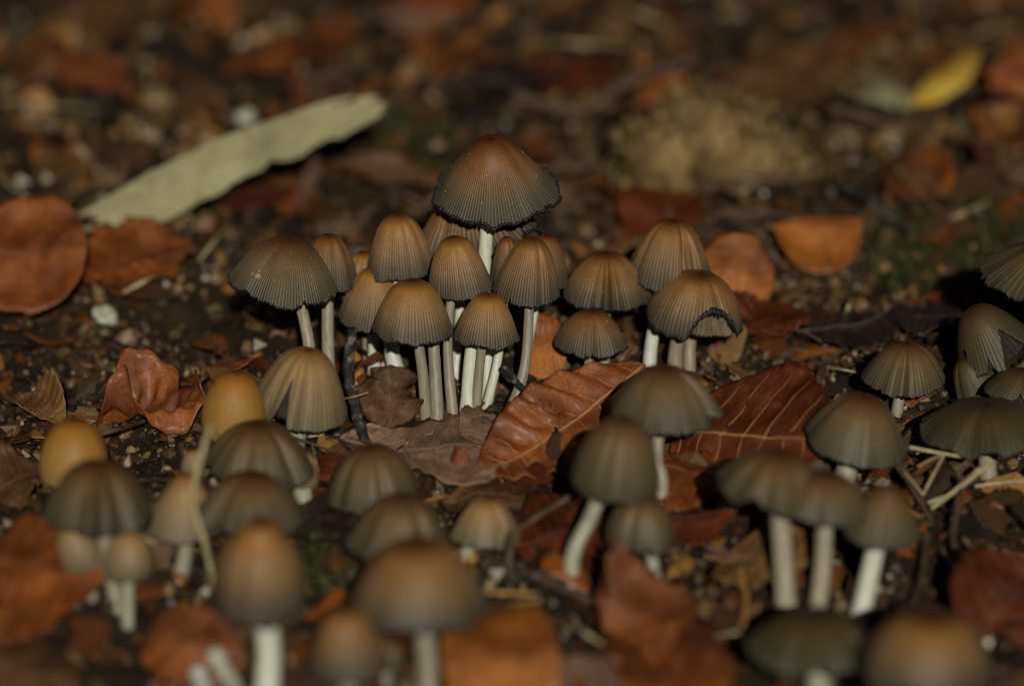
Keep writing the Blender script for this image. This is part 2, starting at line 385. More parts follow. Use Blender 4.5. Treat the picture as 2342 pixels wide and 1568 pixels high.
# litter of leaf shards too small to count
def shards(n, xr, yr):
    B = np.array([[-1, -.5, 0], [-.2, -.8, .18], [.9, -.4, .1], [1, .35, -.08], [.1, .75, .2], [-.8, .55, .05], [0, 0, .28]], float)
    B = np.vstack([B, B - [0, 0, .10]])
    top = [[6, i, (i + 1) % 6] for i in range(6)]; bot = [[13, 7 + (i + 1) % 6, 7 + i] for i in range(6)]
    side = sum([[[i, 7 + i, 7 + (i + 1) % 6], [i, 7 + (i + 1) % 6, (i + 1) % 6]] for i in range(6)], [])
    Fb = np.array(top + bot + side)
    xy = np.column_stack([rng.uniform(*xr, n), rng.uniform(*yr, n)])
    keep = fbm(xy * 25, 3, 77) + rng.uniform(-.6, .8, n) > 0
    xy = xy[keep]; n = len(xy)
    size = .0014 * (.0062 / .0014) ** (rng.uniform(0, 1, n) ** 1.8)
    pos = np.column_stack([xy, soil_h(xy) + .0012 + size * .15])
    pal = np.array([[.34, .10, .014], [.20, .060, .013], [.14, .075, .026], [.26, .155, .06], [.06, .036, .016], [.40, .19, .04], [.23, .155, .08]])
    c = pal[rng.choice(len(pal), n, p=[.13, .18, .22, .13, .18, .07, .09])] * rng.uniform(.35, 1.0, (n, 1))
    k = len(B); yaw = rng.uniform(0, 6.28, n); tx, ty = rng.normal(0, .5, n), rng.normal(.25, .5, n)
    Vv = B[None] * size[:, None, None] * np.stack([rng.uniform(.7, 1.5, n), rng.uniform(.4, 1, n), np.ones(n)], 1)[:, None, :]
    Vv = Vv + rng.normal(0, .14, Vv.shape) * size[:, None, None] * [1, 1, .5]
    z = Vv[..., 2] + Vv[..., 0] * tx[:, None] + Vv[..., 1] * ty[:, None]
    x = Vv[..., 0] * np.cos(yaw)[:, None] - Vv[..., 1] * np.sin(yaw)[:, None]; y = Vv[..., 0] * np.sin(yaw)[:, None] + Vv[..., 1] * np.cos(yaw)[:, None]
    V = np.stack([x, y, z], -1) + pos[:, None, :]
    F = (Fb[None] + (np.arange(n) * k)[:, None, None]).reshape(-1, 3)
    tag(obj('leaf_shards', mesh_np('leaf_shards', V.reshape(-1, 3), [F], SHARD, False, cols=np.repeat(c, k, 0))),
        'litter of tiny broken leaf shards over the soil', kind='stuff')
shards(17000, (-.34, .34), (-.40, .62))

# ------------------------------------------------------------------ mushrooms
PROF = {
    'bell': [(0, 1), (.20, .98), (.41, .895), (.58, .74), (.725, .53), (.845, .31), (.935, .125), (1, 0)],
    'dome': [(0, 1), (.28, .965), (.52, .84), (.72, .64), (.87, .40), (.96, .17), (1, 0)],
    'cone': [(0, 1), (.14, .985), (.30, .875), (.46, .685), (.62, .465), (.78, .25), (.91, .09), (1, 0)],
    'flat': [(0, 1), (.25, .95), (.48, .80), (.68, .57), (.85, .29), (.95, .10), (1, 0)],
    'egg': [(0, 1), (.30, .965), (.60, .84), (.85, .63), (.98, .38), (1, .20), (.94, 0)],
    'hat': [(0, 1), (.28, .99), (.41, .94), (.48, .82), (.70, .71), (.88, .50), (.98, .21), (1, 0)],
}
CAPW = {}
def mushroom(label, apex, lr, bot, base, sw, shape='bell', mat='brown', roll=0, pitch=0, folds=(), splits=(), stem='grey',
             via=None, hi=True, fringe=1.0, ragged=1.0, seed=0, gill=GILL, group='ink cap mushrooms on the forest floor', flecks=None, near=0.0, top=None, ng=None):
    r = np.random.default_rng(seed + 100)
    P = on_ground(*base); d = depth(P) - near; s = d * K
    uc = (lr[0] + lr[1]) / 2; Rm = (lr[1] - lr[0]) / 2 * s * (1.0 if hi else 1.05)
    el = PITCH + math.atan((apex[1] + bot) / 2 * K - UH / 2 * K)
    e2 = el + R(pitch); app = (bot - apex[1]) * s
    H = max(0.35 * Rm, (app - Rm * math.sin(e2) * .92) / math.cos(e2))
    vc = apex[1] + H * math.cos(e2) / s
    C = at_depth(uc, vc, d)
    M = np.array((Matrix.Rotation(R(roll), 3, 'Y') @ Matrix.Rotation(R(pitch), 3, 'X')))
    Cn, Pn = np.array(C), np.array(P)
    root = bpy.data.objects.new('mushroom', None); COL.objects.link(root); root.location = P; root.empty_display_size = .005
    tag(root, label, 'mushroom', group)
    # ---- cap
    NG = ng or (64 if hi else 56); nth = NG * (6 if hi else 3); ntt = 34 if hi else 20
    prof = catmull(PROF[shape], 160)
    seg = np.r_[0, np.cumsum(np.hypot(*np.diff(prof, axis=0).T))]; seg /= seg[-1]
    th = np.linspace(0, 2 * np.pi, nth, endpoint=False)
    circ = np.column_stack([np.cos(th), np.sin(th)])
    tmax = 1 - .012 * ragged * (1 + fbm(circ * 9, 3, seed)) - .010 * ragged * r.uniform(0, 1, nth)
    for _ in range(int(r.integers(5, 10) * ragged)):                       # little tears in the rim
        a, w, dp = r.uniform(0, 6.28), r.uniform(.012, .05), r.uniform(.03, .12)
        dd = np.abs((th - a + np.pi) % (2 * np.pi) - np.pi); tmax = np.minimum(tmax, 1 - dp * np.clip(1 - dd / w, 0, 1))
    tm0 = tmax.copy()
    if ragged > .5: folds = list(folds) + [(r.uniform(0, 360), r.uniform(6, 13), r.uniform(.025, .065)) for _ in range(4)]
    for a, w, tm, *ex_ in splits:
        dd = np.abs((th - R(a) + np.pi) % (2 * np.pi) - np.pi)
        sh = np.clip(dd / R(w), 0, 1) ** (ex_[0] if ex_ else .8); tmax = np.minimum(tmax, tm + (1 - tm) * sh + .02 * r.uniform(-1, 1, nth) * (sh < 1))
    tq = np.linspace(0, 1, ntt) ** .9; tq[0] = .004
    jit = .9 * vnoise(np.column_stack([circ * 4.0]), seed + 3)
    lines = .75 + .25 * vnoise(np.column_stack([circ * 14]), seed + 5)[None, :]
    wv, un = fbm(circ * 1.1 + seed * 3.7, 2, seed)[None, :], fbm(np.column_stack([circ * 3 + seed, np.zeros(nth)]), 2, seed + 8)[None, :]
    def surf(T, outer=True):
        pr = np.interp(T, seg, prof[:, 0]); pz = np.interp(T, seg, prof[:, 1])
        rad = Rm * pr * (1 + .085 * wv * T ** 2); z = H * pz + .07 * Rm * un * T ** 4
        fade = np.clip((T - .30) / .38, 0, 1); fade = fade * fade * (3 - 2 * fade)
        gr = np.clip(np.cos(NG * th + jit), 0, 1)[None, :] ** 1.2 * fade
        e = 1e-3; dr = (np.interp(T + e, seg, prof[:, 0]) - np.interp(T - e, seg, prof[:, 0])) * Rm; dz = (np.interp(T + e, seg, prof[:, 1]) - np.interp(T - e, seg, prof[:, 1])) * H
        ln = np.hypot(dr, dz) + 1e-12; nrx, nrz = -dz / ln, dr / ln
        dsp = (-.022 * Rm * gr * lines if outer else 0) + .010 * Rm * un * T
        for a, w, dp in folds:
            dd = (th - R(a) + np.pi) % (2 * np.pi) - np.pi
            g = np.exp(-(dd / R(w)) ** 2) - .30 * np.exp(-((np.abs(dd) - 1.9 * R(w)) / (1.1 * R(w))) ** 2)
            dsp = dsp - dp * Rm * g[None, :] * np.clip((T - .10) / .5, 0, 1) ** 1.1
        rad = rad + dsp * nrx; z = z + dsp * nrz
        if outer:
            q = np.column_stack([(rad * np.cos(th)).ravel(), (rad * np.sin(th)).ravel(), z.ravel()]) / Rm * 4 + seed
            z = z + (.006 * Rm * fbm(q, 3, seed)).reshape(z.shape) * T
        return np.stack([rad * np.cos(th), rad * np.sin(th), z], -1), gr
    T = tq[:, None] * tmax[None, :]
    L, gr = surf(T)
    W = L.reshape(-1, 3) @ M.T + Cn - Pn
    CAPW[seed] = (W + Pn, d)
    V = np.vstack([W, (M @ np.array([0, 0, H])) + Cn - Pn]); k = len(W); j = np.arange(nth)
    tri = np.stack([np.full(nth, k), j, (j + 1) % nth], 1)
    F = grid_faces(ntt, nth, True)[:, ::-1]
    capo = obj('cap', mesh_np('cap', V, [F[:, ::-1], tri], CAPM[mat], True, {'t': np.append(T.ravel(), 0), 'groove': np.append(gr.ravel() * lines.repeat(ntt, 0).ravel(), 0)}), root)
    # ---- rim fringe: thin ragged dark band on the edge
    rim = L[-1]
    if fringe > 0:
        m = 4; st = nth; rr = Rm * .012 * fringe * (.6 + .8 * np.abs(fbm(circ * 22, 3, seed + 40))) * (1 + 1.6 * np.clip((tm0 - tmax) * 6, 0, 1) * (gill is GILLM))
        rad_out = rim / (np.linalg.norm(rim[:, :2], axis=1)[:, None] + 1e-9) * [1, 1, 0]
        q = []
        for a in np.linspace(0, 2 * np.pi, m, endpoint=False):
            q.append(rim + rad_out * (np.cos(a) * rr * .7)[:, None] + np.array([0, 0, 1.]) * (np.sin(a) * rr * 1.3 - rr * .6)[:, None])
        Vf = np.array(q).reshape(-1, 3) @ M.T + Cn - Pn
        jj = np.arange(st); fr = [np.stack([a * st + jj, a * st + (jj + 1) % st, ((a + 1) % m) * st + (jj + 1) % st, ((a + 1) % m) * st + jj], 1) for a in range(m)]
        obj('rim', mesh_np('rim', Vf, [np.vstack(fr)], FRINGE, True), capo)
    # ---- gills: radial plates under the cap
    ngl = 128 if hi else 72; idx = (np.arange(ngl) * nth // ngl) % nth
    zig = np.where(np.arange(ngl) % 2 == 0, 1., -1.); rows = []
    tin = np.array([.985, .93, .80, .64, .46]); Gi, _ = surf(np.repeat(np.minimum(tin, tm0.min())[:, None], nth, 1), False)
    for q in range(5):
        sh = np.array([.985, .955, .93, .91, .88])[q] - (.025 * (1 + zig) if q else 0)
        rows.append(Gi[q][idx] * np.stack([sh + 0 * zig, sh + 0 * zig, 1 + 0 * zig], 1) - [0, 0, .05 * H * (q > 0)])
    rows.append(np.stack([.12 * Rm * np.cos(th[idx]), .12 * Rm * np.sin(th[idx]), .60 * H + 0 * zig], 1)); inner = rows
    G = np.array(rows).reshape(-1, 3) @ M.T + Cn - Pn
    obj('gills', mesh_np('gills', G, [grid_faces(len(inner), ngl, True)], gill, False), capo)
    # ---- flecks of veil, only where the photograph is sharp enough to show them
    nf = flecks if flecks is not None else (46 if hi else 0)
    if nf:
        ii = r.integers(ntt // 4, ntt - 1, nf); jj = r.integers(0, nth, nf); keep = np.ones(nf, bool)
        pos = W.reshape(ntt, nth, 3)[ii, jj]; size = Rm * .0055 * r.uniform(.7, 2.3, nf)
        Vv, Fv, _ = scatter(OCT, OCTF, pos, size, .2, np.zeros((nf, 3)))
        tag(obj('veil_flecks', mesh_np('veil_flecks', Vv, [Fv], FLECK, False), capo), kind='stuff')
    # ---- stem
    topP = M @ np.array([0, 0, .60 * H]) + Cn
    pts = [np.array([Pn[0], Pn[1], Pn[2] - .004])]
    if via:
        for q, (u, v) in enumerate(via):
            f = (q + 1) / (len(via) + 1); dv = depth(P) * (1 - f) + d * f
            pts.append(np.array(at_depth(u, v, dv)))
    if top: pts.append(np.array(at_depth(*top, d)))
    pts.append(topP); pts = [p - Pn for p in pts]
    rs = sw * s / 2
    Vs, Fs, ts = tube(pts, [rs * 1.22, rs * 1.08, rs * 1.0, rs * .95, rs * .9], 16 if hi else 12, 26 if hi else 18, 1.0, .05, seed, 260)
    obj('stem', mesh_np('stem', Vs, Fs, STEMM[stem], True, {'t': ts}), root)
    return root

MAIN = 'ink caps of the tall main clump'
FRONT = 'ink caps in front of the clump'
SIDE = 'ink caps beside the beech leaves'
mk = mushroom
# the main clump, in focus
mk('tallest mushroom, wide conical brown cap with thick black rim above all others', (1122, 317), (988, 1274), 513, (1110, 902), 33, 'cone', 'rust', -3, 13, stem='white', via=[(1116, 800), (1108, 620)], fringe=2.6, ragged=1.3, seed=1, ng=104, group=MAIN, flecks=80)
mk('flared cap with torn grey rim half hidden directly beneath the tallest cap', (1088, 424), (934, 1240), 598, (1047, 868), 22, 'cone', 'brown', -12, 2, near=-.005, stem='white', via=[(1046, 790)], ragged=2.0, fringe=1.6, seed=2, group=MAIN, splits=[(330, 14, .82)])
mk('tall amber bell cap with an orange speck on its rim, touching the tallest mushroom', (925, 491), (834, 1001), 646, (925, 866), 34, 'bell', 'amber', -3, 3, stem='white', via=[(896, 800), (905, 700)], fringe=1.4, seed=3, group=MAIN, flecks=80)
mk('amber bell cap set against the white stem of the tallest mushroom', (1046, 541), (974, 1131), 686, (1037, 938), 23, 'bell', 'amber', -7, 3, via=[(1024, 782)], seed=4, group=MAIN)
mk('brown bell cap on a curved stem with a pale speck beside its crown', (1207, 545), (1127, 1286), 699, (1148, 944), 24, 'bell', 'brown', 5, 4, via=[(1190, 880), (1206, 790)], seed=5, group=MAIN)
mk('dark reddish cap peeping out behind the curved stemmed bell cap', (1238, 537), (1180, 1298), 665, (1176, 876), 14, 'dome', 'rust', 6, 0, stem='white', via=[(1212, 780)], seed=6, group=MAIN)
mk('small cap with frosted crown wedged behind the white stem and bell caps', (1158, 541), (1118, 1200), 655, (1105, 925), 20, 'bell', 'rust', 0, 0, stem='white', via=[(1143, 793)], seed=7, group=MAIN, flecks=150)
mk('broad low dome cap with a brown crumb of dirt stuck on it', (640, 545), (524, 772), 699, (716, 905), 28, 'flat', 'grey', 8, 6, stem='dirty', via=[(709, 826), (698, 740)], fringe=1.6, ragged=1.8, seed=8, ng=100, group=MAIN, flecks=70, splits=[(296, 7, .90)])
mk('dark shiny dome cap behind the broad low cap with the crumb', (745, 536), (680, 815), 668, (758, 872), 28, 'dome', 'rust', 3, 0, stem='dirty', via=[(750, 790)], seed=9, group=MAIN)
mk('narrow tan cap squeezed behind the shaded tan bell cap', (828, 576), (772, 890), 690, (842, 826), 20, 'dome', 'amber', 0, 0, seed=10, group=MAIN)
mk('tan bell cap overhung by the tall amber one, above the black twig', (862, 610), (766, 930), 762, (857, 848), 28, 'bell', 'amber', 7, 2, stem='white', via=[(855, 790)], seed=11, group=MAIN, near=.004)
mk('large amber bell cap at the front of the clump, above two grey stems', (962, 640), (847, 1041), 786, (978, 962), 25, 'bell', 'amber', 0, 0, via=[(966, 850)], seed=12, group=MAIN, near=.006, flecks=70)
mk('slim young mushroom hidden under the large amber front cap', (988, 712), (958, 1020), 775, (1001, 952), 28, 'bell', 'brown', 0, 0, via=[(995, 850)], seed=18, group=MAIN, flecks=0)
mk('small rounded amber cap at the front of the clump above pale stems', (1108, 671), (1038, 1188), 794, (1086, 938), 22, 'bell', 'amber', 2, 1, via=[(1097, 840)], seed=13, group=MAIN, near=.006)
mk('slim cream stemmed mushroom hidden under the small rounded amber cap', (1085, 715), (1052, 1118), 785, (1066, 938), 32, 'bell', 'brown', 0, 0, stem='white', via=[(1076, 830)], seed=19, group=MAIN, flecks=0)
mk('brown cap pinched by a deep central crease, a gold speck on its crown', (1372, 578), (1281, 1490), 711, (1382, 872), 29, 'flat', 'brown', 1, 4, via=[(1381, 800)], folds=[(270, 6.5, .27)], fringe=1.3, seed=14, group=MAIN)
mk('tall brown cap creased into two lobes, behind the torn cap', (1518, 504), (1426, 1630), 668, (1484, 872), 31, 'bell', 'brown', 5, 3, stem='white', via=[(1491, 780)], folds=[(300, 10, .26)], seed=15, group=MAIN, splits=[(305, 12, .83)], flecks=70)
mk('brown cap torn open by a ragged black edged hole', (1578, 624), (1474, 1698), 776, (1546, 884), 33, 'dome', 'brown', 7, 5, via=[(1548, 790)], folds=[(262, 12, .10)], splits=[(295, 36, .60, 2.6)], fringe=2.4, gill=GILLM, seed=16, group=MAIN, near=.003)
mk('slim mushroom hidden under the cap with the ragged hole', (1592, 690), (1552, 1632), 752, (1577, 872), 28, 'bell', 'grey', 0, 0, via=[(1578, 790)], seed=26, group=MAIN, flecks=0)
mk('small dark brown umbrella cap below the centrally creased one', (1353, 709), (1264, 1438), 816, (1347, 884), 22, 'flat', 'rust', 1, 2, via=[(1347, 840)], folds=[(285, 10, .07)], fringe=1.6, seed=17, group=MAIN, near=.004)

# in front and around, out of focus
b = dict(hi=False, group=FRONT)
mk('smooth egg shaped ochre cap, still closed, beside a curled leaf', (166, 957), (92, 243), 1118, (172, 1200), 60, 'egg', 'yellow', 3, 0, fringe=0, ragged=.3, seed=31, gill=GILLP, stem='pale', **b)
mk('grey brown cap split by a tall pleat over two pale buttons', (228, 1058), (98, 345), 1224, (278, 1405), 36, 'bell', 'grey', 2, 2, folds=[(262, 10, .30), (285, 9, -.16)], via=[(250, 1290)], seed=32, **b)
mk('pale button cap tilted under the pleated grey brown cap', (200, 1192), (152, 245), 1312, (226, 1372), 30, 'egg', 'pale', -22, 0, fringe=.4, ragged=.4, seed=33, gill=GILLP, **b)
mk('round cream button cap under the pleated grey brown cap rim', (298, 1212), (243, 351), 1333, (290, 1425), 28, 'egg', 'pale', 0, 0, fringe=.5, ragged=.4, seed=34, gill=GILLP, stem='pale', **b)
mk('pale cap with rusty crown behind a leaning grass stalk', (412, 1083), (328, 512), 1238, (398, 1318), 36, 'cone', 'pale', 5, 2, via=[(424, 1260)], fringe=1.2, seed=35, **b)
mk('upright orange bullet shaped cap behind the big split cap', (528, 848), (462, 602), 1014, (545, 1110), 40, 'egg', 'yellow', 4, 0, fringe=.4, ragged=.4, seed=36, gill=GILLP, **b)
mk('big brown cap gaping open in a dark wedge over a pale stem', (664, 797), (572, 792), 978, (668, 1030), 42, 'bell', 'pale', 10, 2, folds=[(262, 9, .12)], splits=[(250, 9, .40)], stem='pale', seed=37, near=.004, **b)
mk('wide dark dome cap next to the pale ragged cap', (590, 968), (464, 712), 1114, (604, 1215), 40, 'flat', 'grey', 3, 4, seed=38, folds=[(320, 9, .10)], **b)
mk('pale yellow ragged cap tucked behind the wide dark dome cap', (690, 1030), (640, 727), 1120, (694, 1190), 46, 'dome', 'pale', 10, 0, stem='pale', seed=39, ragged=2, fringe=.3, gill=GILLP, **b)
mk('tiny cream button beside the wide dark dome cap', (446, 1028), (414, 480), 1094, (446, 1120), 24, 'egg', 'pale', 0, 0, stem='pale', fringe=0, ragged=.2, seed=40, gill=GILLP, **b)
mk('low grey brown cap with arched rim behind the orange crowned cap', (578, 1083), (453, 692), 1220, (592, 1356), 38, 'flat', 'grey', 4, 3, folds=[(225, 14, .10)], fringe=1.5, seed=41, **b)
mk('tall cap with bright orange crown on a thick white stem', (620, 1192), (492, 692), 1434, (604, 1610), 56, 'hat', 'amber', 2, 4, stem='white', via=[(614, 1480)], fringe=1.4, seed=42, ng=60, **b)
mk('rounded grey cap standing alone before the torn pinkish leaf', (856, 1021), (754, 961), 1176, (872, 1240), 40, 'dome', 'grey', -3, 3, seed=43, **b)
mk('brown cap behind and overlapped by the cap on the straight grey stem', (918, 1133), (800, 1032), 1300, (932, 1415), 40, 'bell', 'grey', 4, 3, folds=[(305, 10, .10)], seed=44, **b)
mk('largest brown cap before the clump, on a straight grey stem', (960, 1238), (803, 1112), 1452, (982, 1665), 50, 'bell', 'brown', 0, 3, stem='grey', via=[(976, 1500)], fringe=1.4, seed=45, **b)
mk('brown bell cap low to the ground beside the straight grey stem', (794, 1388), (704, 890), 1568, (802, 1700), 46, 'bell', 'brown', -3, 2, seed=46, **b)
mk('small grey flap cap poking out beside the low brown bell cap', (862, 1452), (820, 925), 1530, (880, 1600), 24, 'flat', 'grey', 24, 0, seed=47, **b)
mk('small pinkish cap creased in three lobes beside the red leaf', (1112, 1140), (1034, 1186), 1258, (1058, 1305), 32, 'bell', 'pale', 4, 2, folds=[(300, 9, .26)], stem='pale', via=[(1062, 1275)], seed=48, **b)
b = dict(hi=False, group=SIDE)
mk('wide olive brown parasol cap on a thin knobbly stem before the beech leaves', (1520, 840), (1394, 1640), 988, (1511, 1172), 30, 'flat', 'grey', 3, 3, via=[(1514, 1095), (1502, 1040)], stem='dirty', folds=[(335, 8, .22)], fringe=1.4, seed=51, splits=[(338, 8, .78)], **b)
mk('rounded brown cap leaning on the orange beech leaf, long white bent stem', (1395, 958), (1307, 1506), 1146, (1300, 1348), 36, 'dome', 'grey', 6, 8, stem='pale', via=[(1312, 1265), (1352, 1180)], seed=52, **b)
mk('small plum grey cap on a short white stem in front of the red leaf', (1460, 1134), (1382, 1548), 1264, (1504, 1332), 30, 'dome', 'grey', 2, 3, stem='pale', via=[(1492, 1280)], folds=[(250, 14, .08)], seed=53, **b)
mk('brown cap overlapping the dark beech leaf, pale bump on its rim', (1955, 904), (1836, 2072), 1064, (1912, 1135), 48, 'flat', 'grey', 10, 5, stem='pale', seed=54, **b)
mk('broad flattened dark cap on a thick scaly white stem', (1768, 1034), (1643, 1898), 1174, (1802, 1404), 48, 'flat', 'grey', 7, 5, stem='dirty', via=[(1788, 1230)], seed=55, splits=[(245, 22, .80)], **b)
mk('flattened cap merged against the broad dark one, brown stem', (1880, 1082), (1772, 1990), 1198, (1864, 1420), 40, 'flat', 'grey', 5, 3, stem='dirty', via=[(1884, 1260)], seed=56, **b)
mk('small cap with drooping skirt on a bright slanting stem', (2030, 1108), (1922, 2112), 1254, (1958, 1416), 44, 'cone', 'grey', 6, 3, stem='white', via=[(1994, 1290)], seed=57, **b)
mk('olive cap low to the ground beside the pale crowned one', (1872, 1398), (1716, 2006), 1540, (1885, 1660), 60, 'flat', 'dark', 0, 2, stem='pale', seed=58, **b)  # dim light on this cap is put into its darker colour
mk('greyish cap with broad ochre crown next to the low olive cap', (2128, 1406), (1962, 2276), 1590, (2130, 1720), 60, 'bell', 'brown', 3, 3, stem='pale', seed=59, **b)
mk('small umbrella cap with a split front beyond the dark beech leaf', (2058, 785), (1974, 2160), 907, (2046, 944), 26, 'flat', 'grey', 3, 4, stem='grey', folds=[(262, 9, .20)], ragged=1.8, splits=[(258, 6, .90)], seed=60, **b)
b = dict(hi=False, group='collapsed ink caps beside the straw')
mk('large grey green cap spreading above the collapsed ragged caps', (2410, 556), (2236, 2590), 694, (2405, 930), 46, 'cone', 'grey', 0, 3, stem='pale', seed=61, ragged=2, **b)
mk('collapsed ragged cap hanging in long olive lobes', (2275, 690), (2188, 2372), 850, (2330, 950), 40, 'flat', 'dark', -26, 6, splits=[(300, 26, .5, 1.2), (214, 16, .5), (258, 7, .7)], ragged=2.5, seed=62, stem='pale', **b)
mk('small frayed grey flap of cap under the hanging olive lobes', (2240, 812), (2178, 2292), 908, (2245, 945), 18, 'flat', 'dark', -28, 6, ragged=3, seed=63, **b)
mk('withered flap of cap on a thick white stem beside hanging lobes', (2330, 845), (2252, 2412), 934, (2334, 1010), 42, 'flat', 'dark', 8, 4, ragged=3, splits=[(262, 20, .6)], seed=64, stem='pale', **b)
mk('dark almost black flattened cap lying over the straw', (2250, 922), (2112, 2400), 1036, (2262, 1092), 40, 'flat', 'dark', -3, 2, seed=65, **b)

# ------------------------------------------------------------------ fallen leaves
def leaf(name, label, p0, p1, w, mat, bank=0, style='beech', cup=0.0, bend=0.0, fa=0, fb=0, pleat=.5, wav=.03, torn=0.0, seed=0, veins=0, stalk=8, vmat=None, group='fallen autumn leaves', n=(44, 22), twist=0, curl=0.0, cat='leaf', sa=1.0, sb=1.0, ts=0, cr=1.5):
    """p = (u, v, height in mm); w = width in mm; fa/fb raise each half about the midrib, degrees"""
    r = np.random.default_rng(seed + 500)
    A = np.array(on_ground(p0[0], p0[1], p0[2] / 1000)); B = np.array(on_ground(p1[0], p1[1], p1[2] / 1000))
    ex = B - A; Ln = np.linalg.norm(ex); ex /= Ln
    ey = np.cross([0, 0, 1.], ex); ey /= np.linalg.norm(ey); ez = np.cross(ex, ey)
    a = R(bank); ey, ez = ey * math.cos(a) + ez * math.sin(a), ez * math.cos(a) - ey * math.sin(a)
    nu, nv = n; ua = np.linspace(0, 1, nu); vb = np.linspace(-1, 1, nv)
    if style == 'beech': wd = np.sin(np.pi * np.clip(ua, 0, 1) ** .92) ** .72
    elif style == 'round': wd = np.sqrt(np.clip(1 - (2 * ua - 1) ** 2, 0, 1)) ** .9
    elif style == 'lance': wd = np.interp(ua, [0, .08, .25, .5, .75, .93, .98, 1], [.25, .42, .8, 1, .85, .7, .5, .1])
    else: wd = np.clip(np.minimum(ua * 6, (1 - ua) * 5), 0, 1) ** .5 * (.75 + .25 * np.sin(ua * 7 + seed))
    wd = np.maximum(wd, .015)
    U, Vv = np.meshgrid(ua, vb, indexing='ij')
    edge = 1 + wav * np.sin(U * 2 * np.pi * 8 + seed) * .25 + wav * 1.2 * fbm(np.column_stack([U.ravel() * 7 + seed, np.sign(Vv.ravel()) * 3]), 3, seed).reshape(U.shape)
    if torn: edge = edge - torn * np.where(Vv * ts < 0, .1, 1) * np.clip(fbm(np.column_stack([U.ravel() * 5 + seed * 2, np.sign(Vv.ravel()) * 5 + 9]), 4, seed + 1).reshape(U.shape), 0, 1.2)
    edge = edge * np.where(Vv > 0, sa, sb) + .012 * fbm(np.column_stack([U.ravel() * 40 + seed, np.sign(Vv.ravel()) * 3]), 2, seed + 6).reshape(U.shape)
    W2 = w / 2000
    y = Vv * wd[:, None] * edge * W2; x = U * Ln
    if torn: x = x + torn * .35 * Ln * wd[:, None] * fbm(np.column_stack([Vv.ravel() * 3 + seed, U.ravel() * 0]), 3, seed + 2).reshape(U.shape) * np.abs(2 * U - 1) ** 2
    nvn = 8; ph = U * nvn - (.75 + .25 * math.sin(seed)) * np.abs(Vv) * wd[:, None] + .35 * vnoise(np.column_stack([U.ravel() * 5 + seed, np.sign(Vv.ravel()) * 2]), seed).reshape(U.shape)
    pamp = .65 + .55 * vnoise(np.column_stack([U.ravel() * 4 + seed * 3, Vv.ravel() * 2 + 7]), seed + 2).reshape(U.shape)
    z = pleat * .0011 * pamp * np.cos(2 * np.pi * ph) * np.minimum(1, np.abs(Vv) * 2.2) * wd[:, None]
    z += cup * W2 * (Vv * wd[:, None]) ** 2 + bend * Ln * ((2 * U - 1) ** 2 - 1) * .5
    z += cr * .0011 * fbm(np.column_stack([U.ravel() * Ln * 85 + seed, y.ravel() * 85]), 3, seed + 4).reshape(U.shape)
    z += curl * W2 * np.clip(np.abs(Vv) - .55, 0, 1) ** 2 * 6 * np.sin(U * 9 + seed * 2 + np.sign(Vv))
    ang = np.where(Vv > 0, R(fa), -R(fb)) + R(twist) * (U - .5)
    y, z = y * np.cos(ang) - z * np.sin(ang), z * np.cos(ang) + y * np.sin(ang)
    mid = (A + B) / 2
    def place(x, y, z): return A + np.multiply.outer(x, ex) + np.multiply.outer(y, ey) + np.multiply.outer(z, ez) - mid
    S = place(x, y, z); nn = np.cross(np.gradient(S, axis=0), np.gradient(S, axis=1)); nn /= np.linalg.norm(nn, axis=-1)[..., None] + 1e-12
    thk = .00022; Tp = (S + nn * thk / 2).reshape(-1, 3); Bt = (S - nn * thk / 2).reshape(-1, 3)
    F1 = grid_faces(nu, nv, False); k = len(Tp); F2 = F1[:, ::-1] + k
    bd = np.r_[np.arange(nv), nv - 1 + nv * np.arange(1, nu), (nu - 1) * nv + np.arange(nv - 2, -1, -1), nv * np.arange(nu - 2, 0, -1)]
    bd2 = np.roll(bd, -1); F3 = np.stack([bd2, bd, bd + k, bd2 + k], 1)
    vein = np.exp(-((ph - np.round(ph)) / .06) ** 2) * (np.abs(Vv) > .02) * (pleat > 0) * .8; vein = np.maximum(vein, np.exp(-(Vv * wd[:, None] / .05) ** 2)).ravel()
    root = bpy.data.objects.new(name, None); COL.objects.link(root); root.location = mid; root.empty_display_size = .005
    tag(root, label, cat, group)
    obj('blade', mesh_np('blade', np.vstack([Tp, Bt]), [F1, F2, F3], LEAFM[mat], True, {'vein': np.r_[vein, vein]}), root)
    vm = vmat or (VEIN if veins else LEAFM[mat])
    c = nv // 2; mr = (S[:, c - 1] + S[:, c]) / 2 + nn[:, c] * .0002
    st0 = A - ex * stalk / 1000 - mid + np.array([0, 0, -.001])
    if stalk:
        Vt, Ft, _ = tube(np.vstack([st0, mr[0] + (st0 - mr[0]) * .4, mr[0], mr[2]]), [.00055, .0005, .0005, .0005], 6, 12)
        obj('stalk', mesh_np('stalk', Vt, Ft, vm), root)
    rr = .00030 if veins else .00024
    Vt, Ft, _ = tube(mr[::4], [rr * 1.3, rr, rr * .4], 6, 26); obj('midrib', mesh_np('midrib', Vt, Ft, vm), root)
    for q in range(veins):
        for sd_ in (0, 1):
            u0 = (q + .6) / (veins + .8); path = []
            for g in np.linspace(0, .92, 6):
                uu = min(.995, u0 + .75 * g * wd[int(u0 * (nu - 1))] / nvn); i = int(uu * (nu - 1)); j = int(round((nv - 1) / 2 + (g * (nv - 1) / 2) * (1 if sd_ else -1)))
                path.append(S[i, j] + nn[i, j] * .00018)
            Vt, Ft, _ = tube(np.array(path), [rr * .5, rr * .3, rr * .12], 5, 12); obj('vein', mesh_np('vein', Vt, Ft, vm), root)
    return root

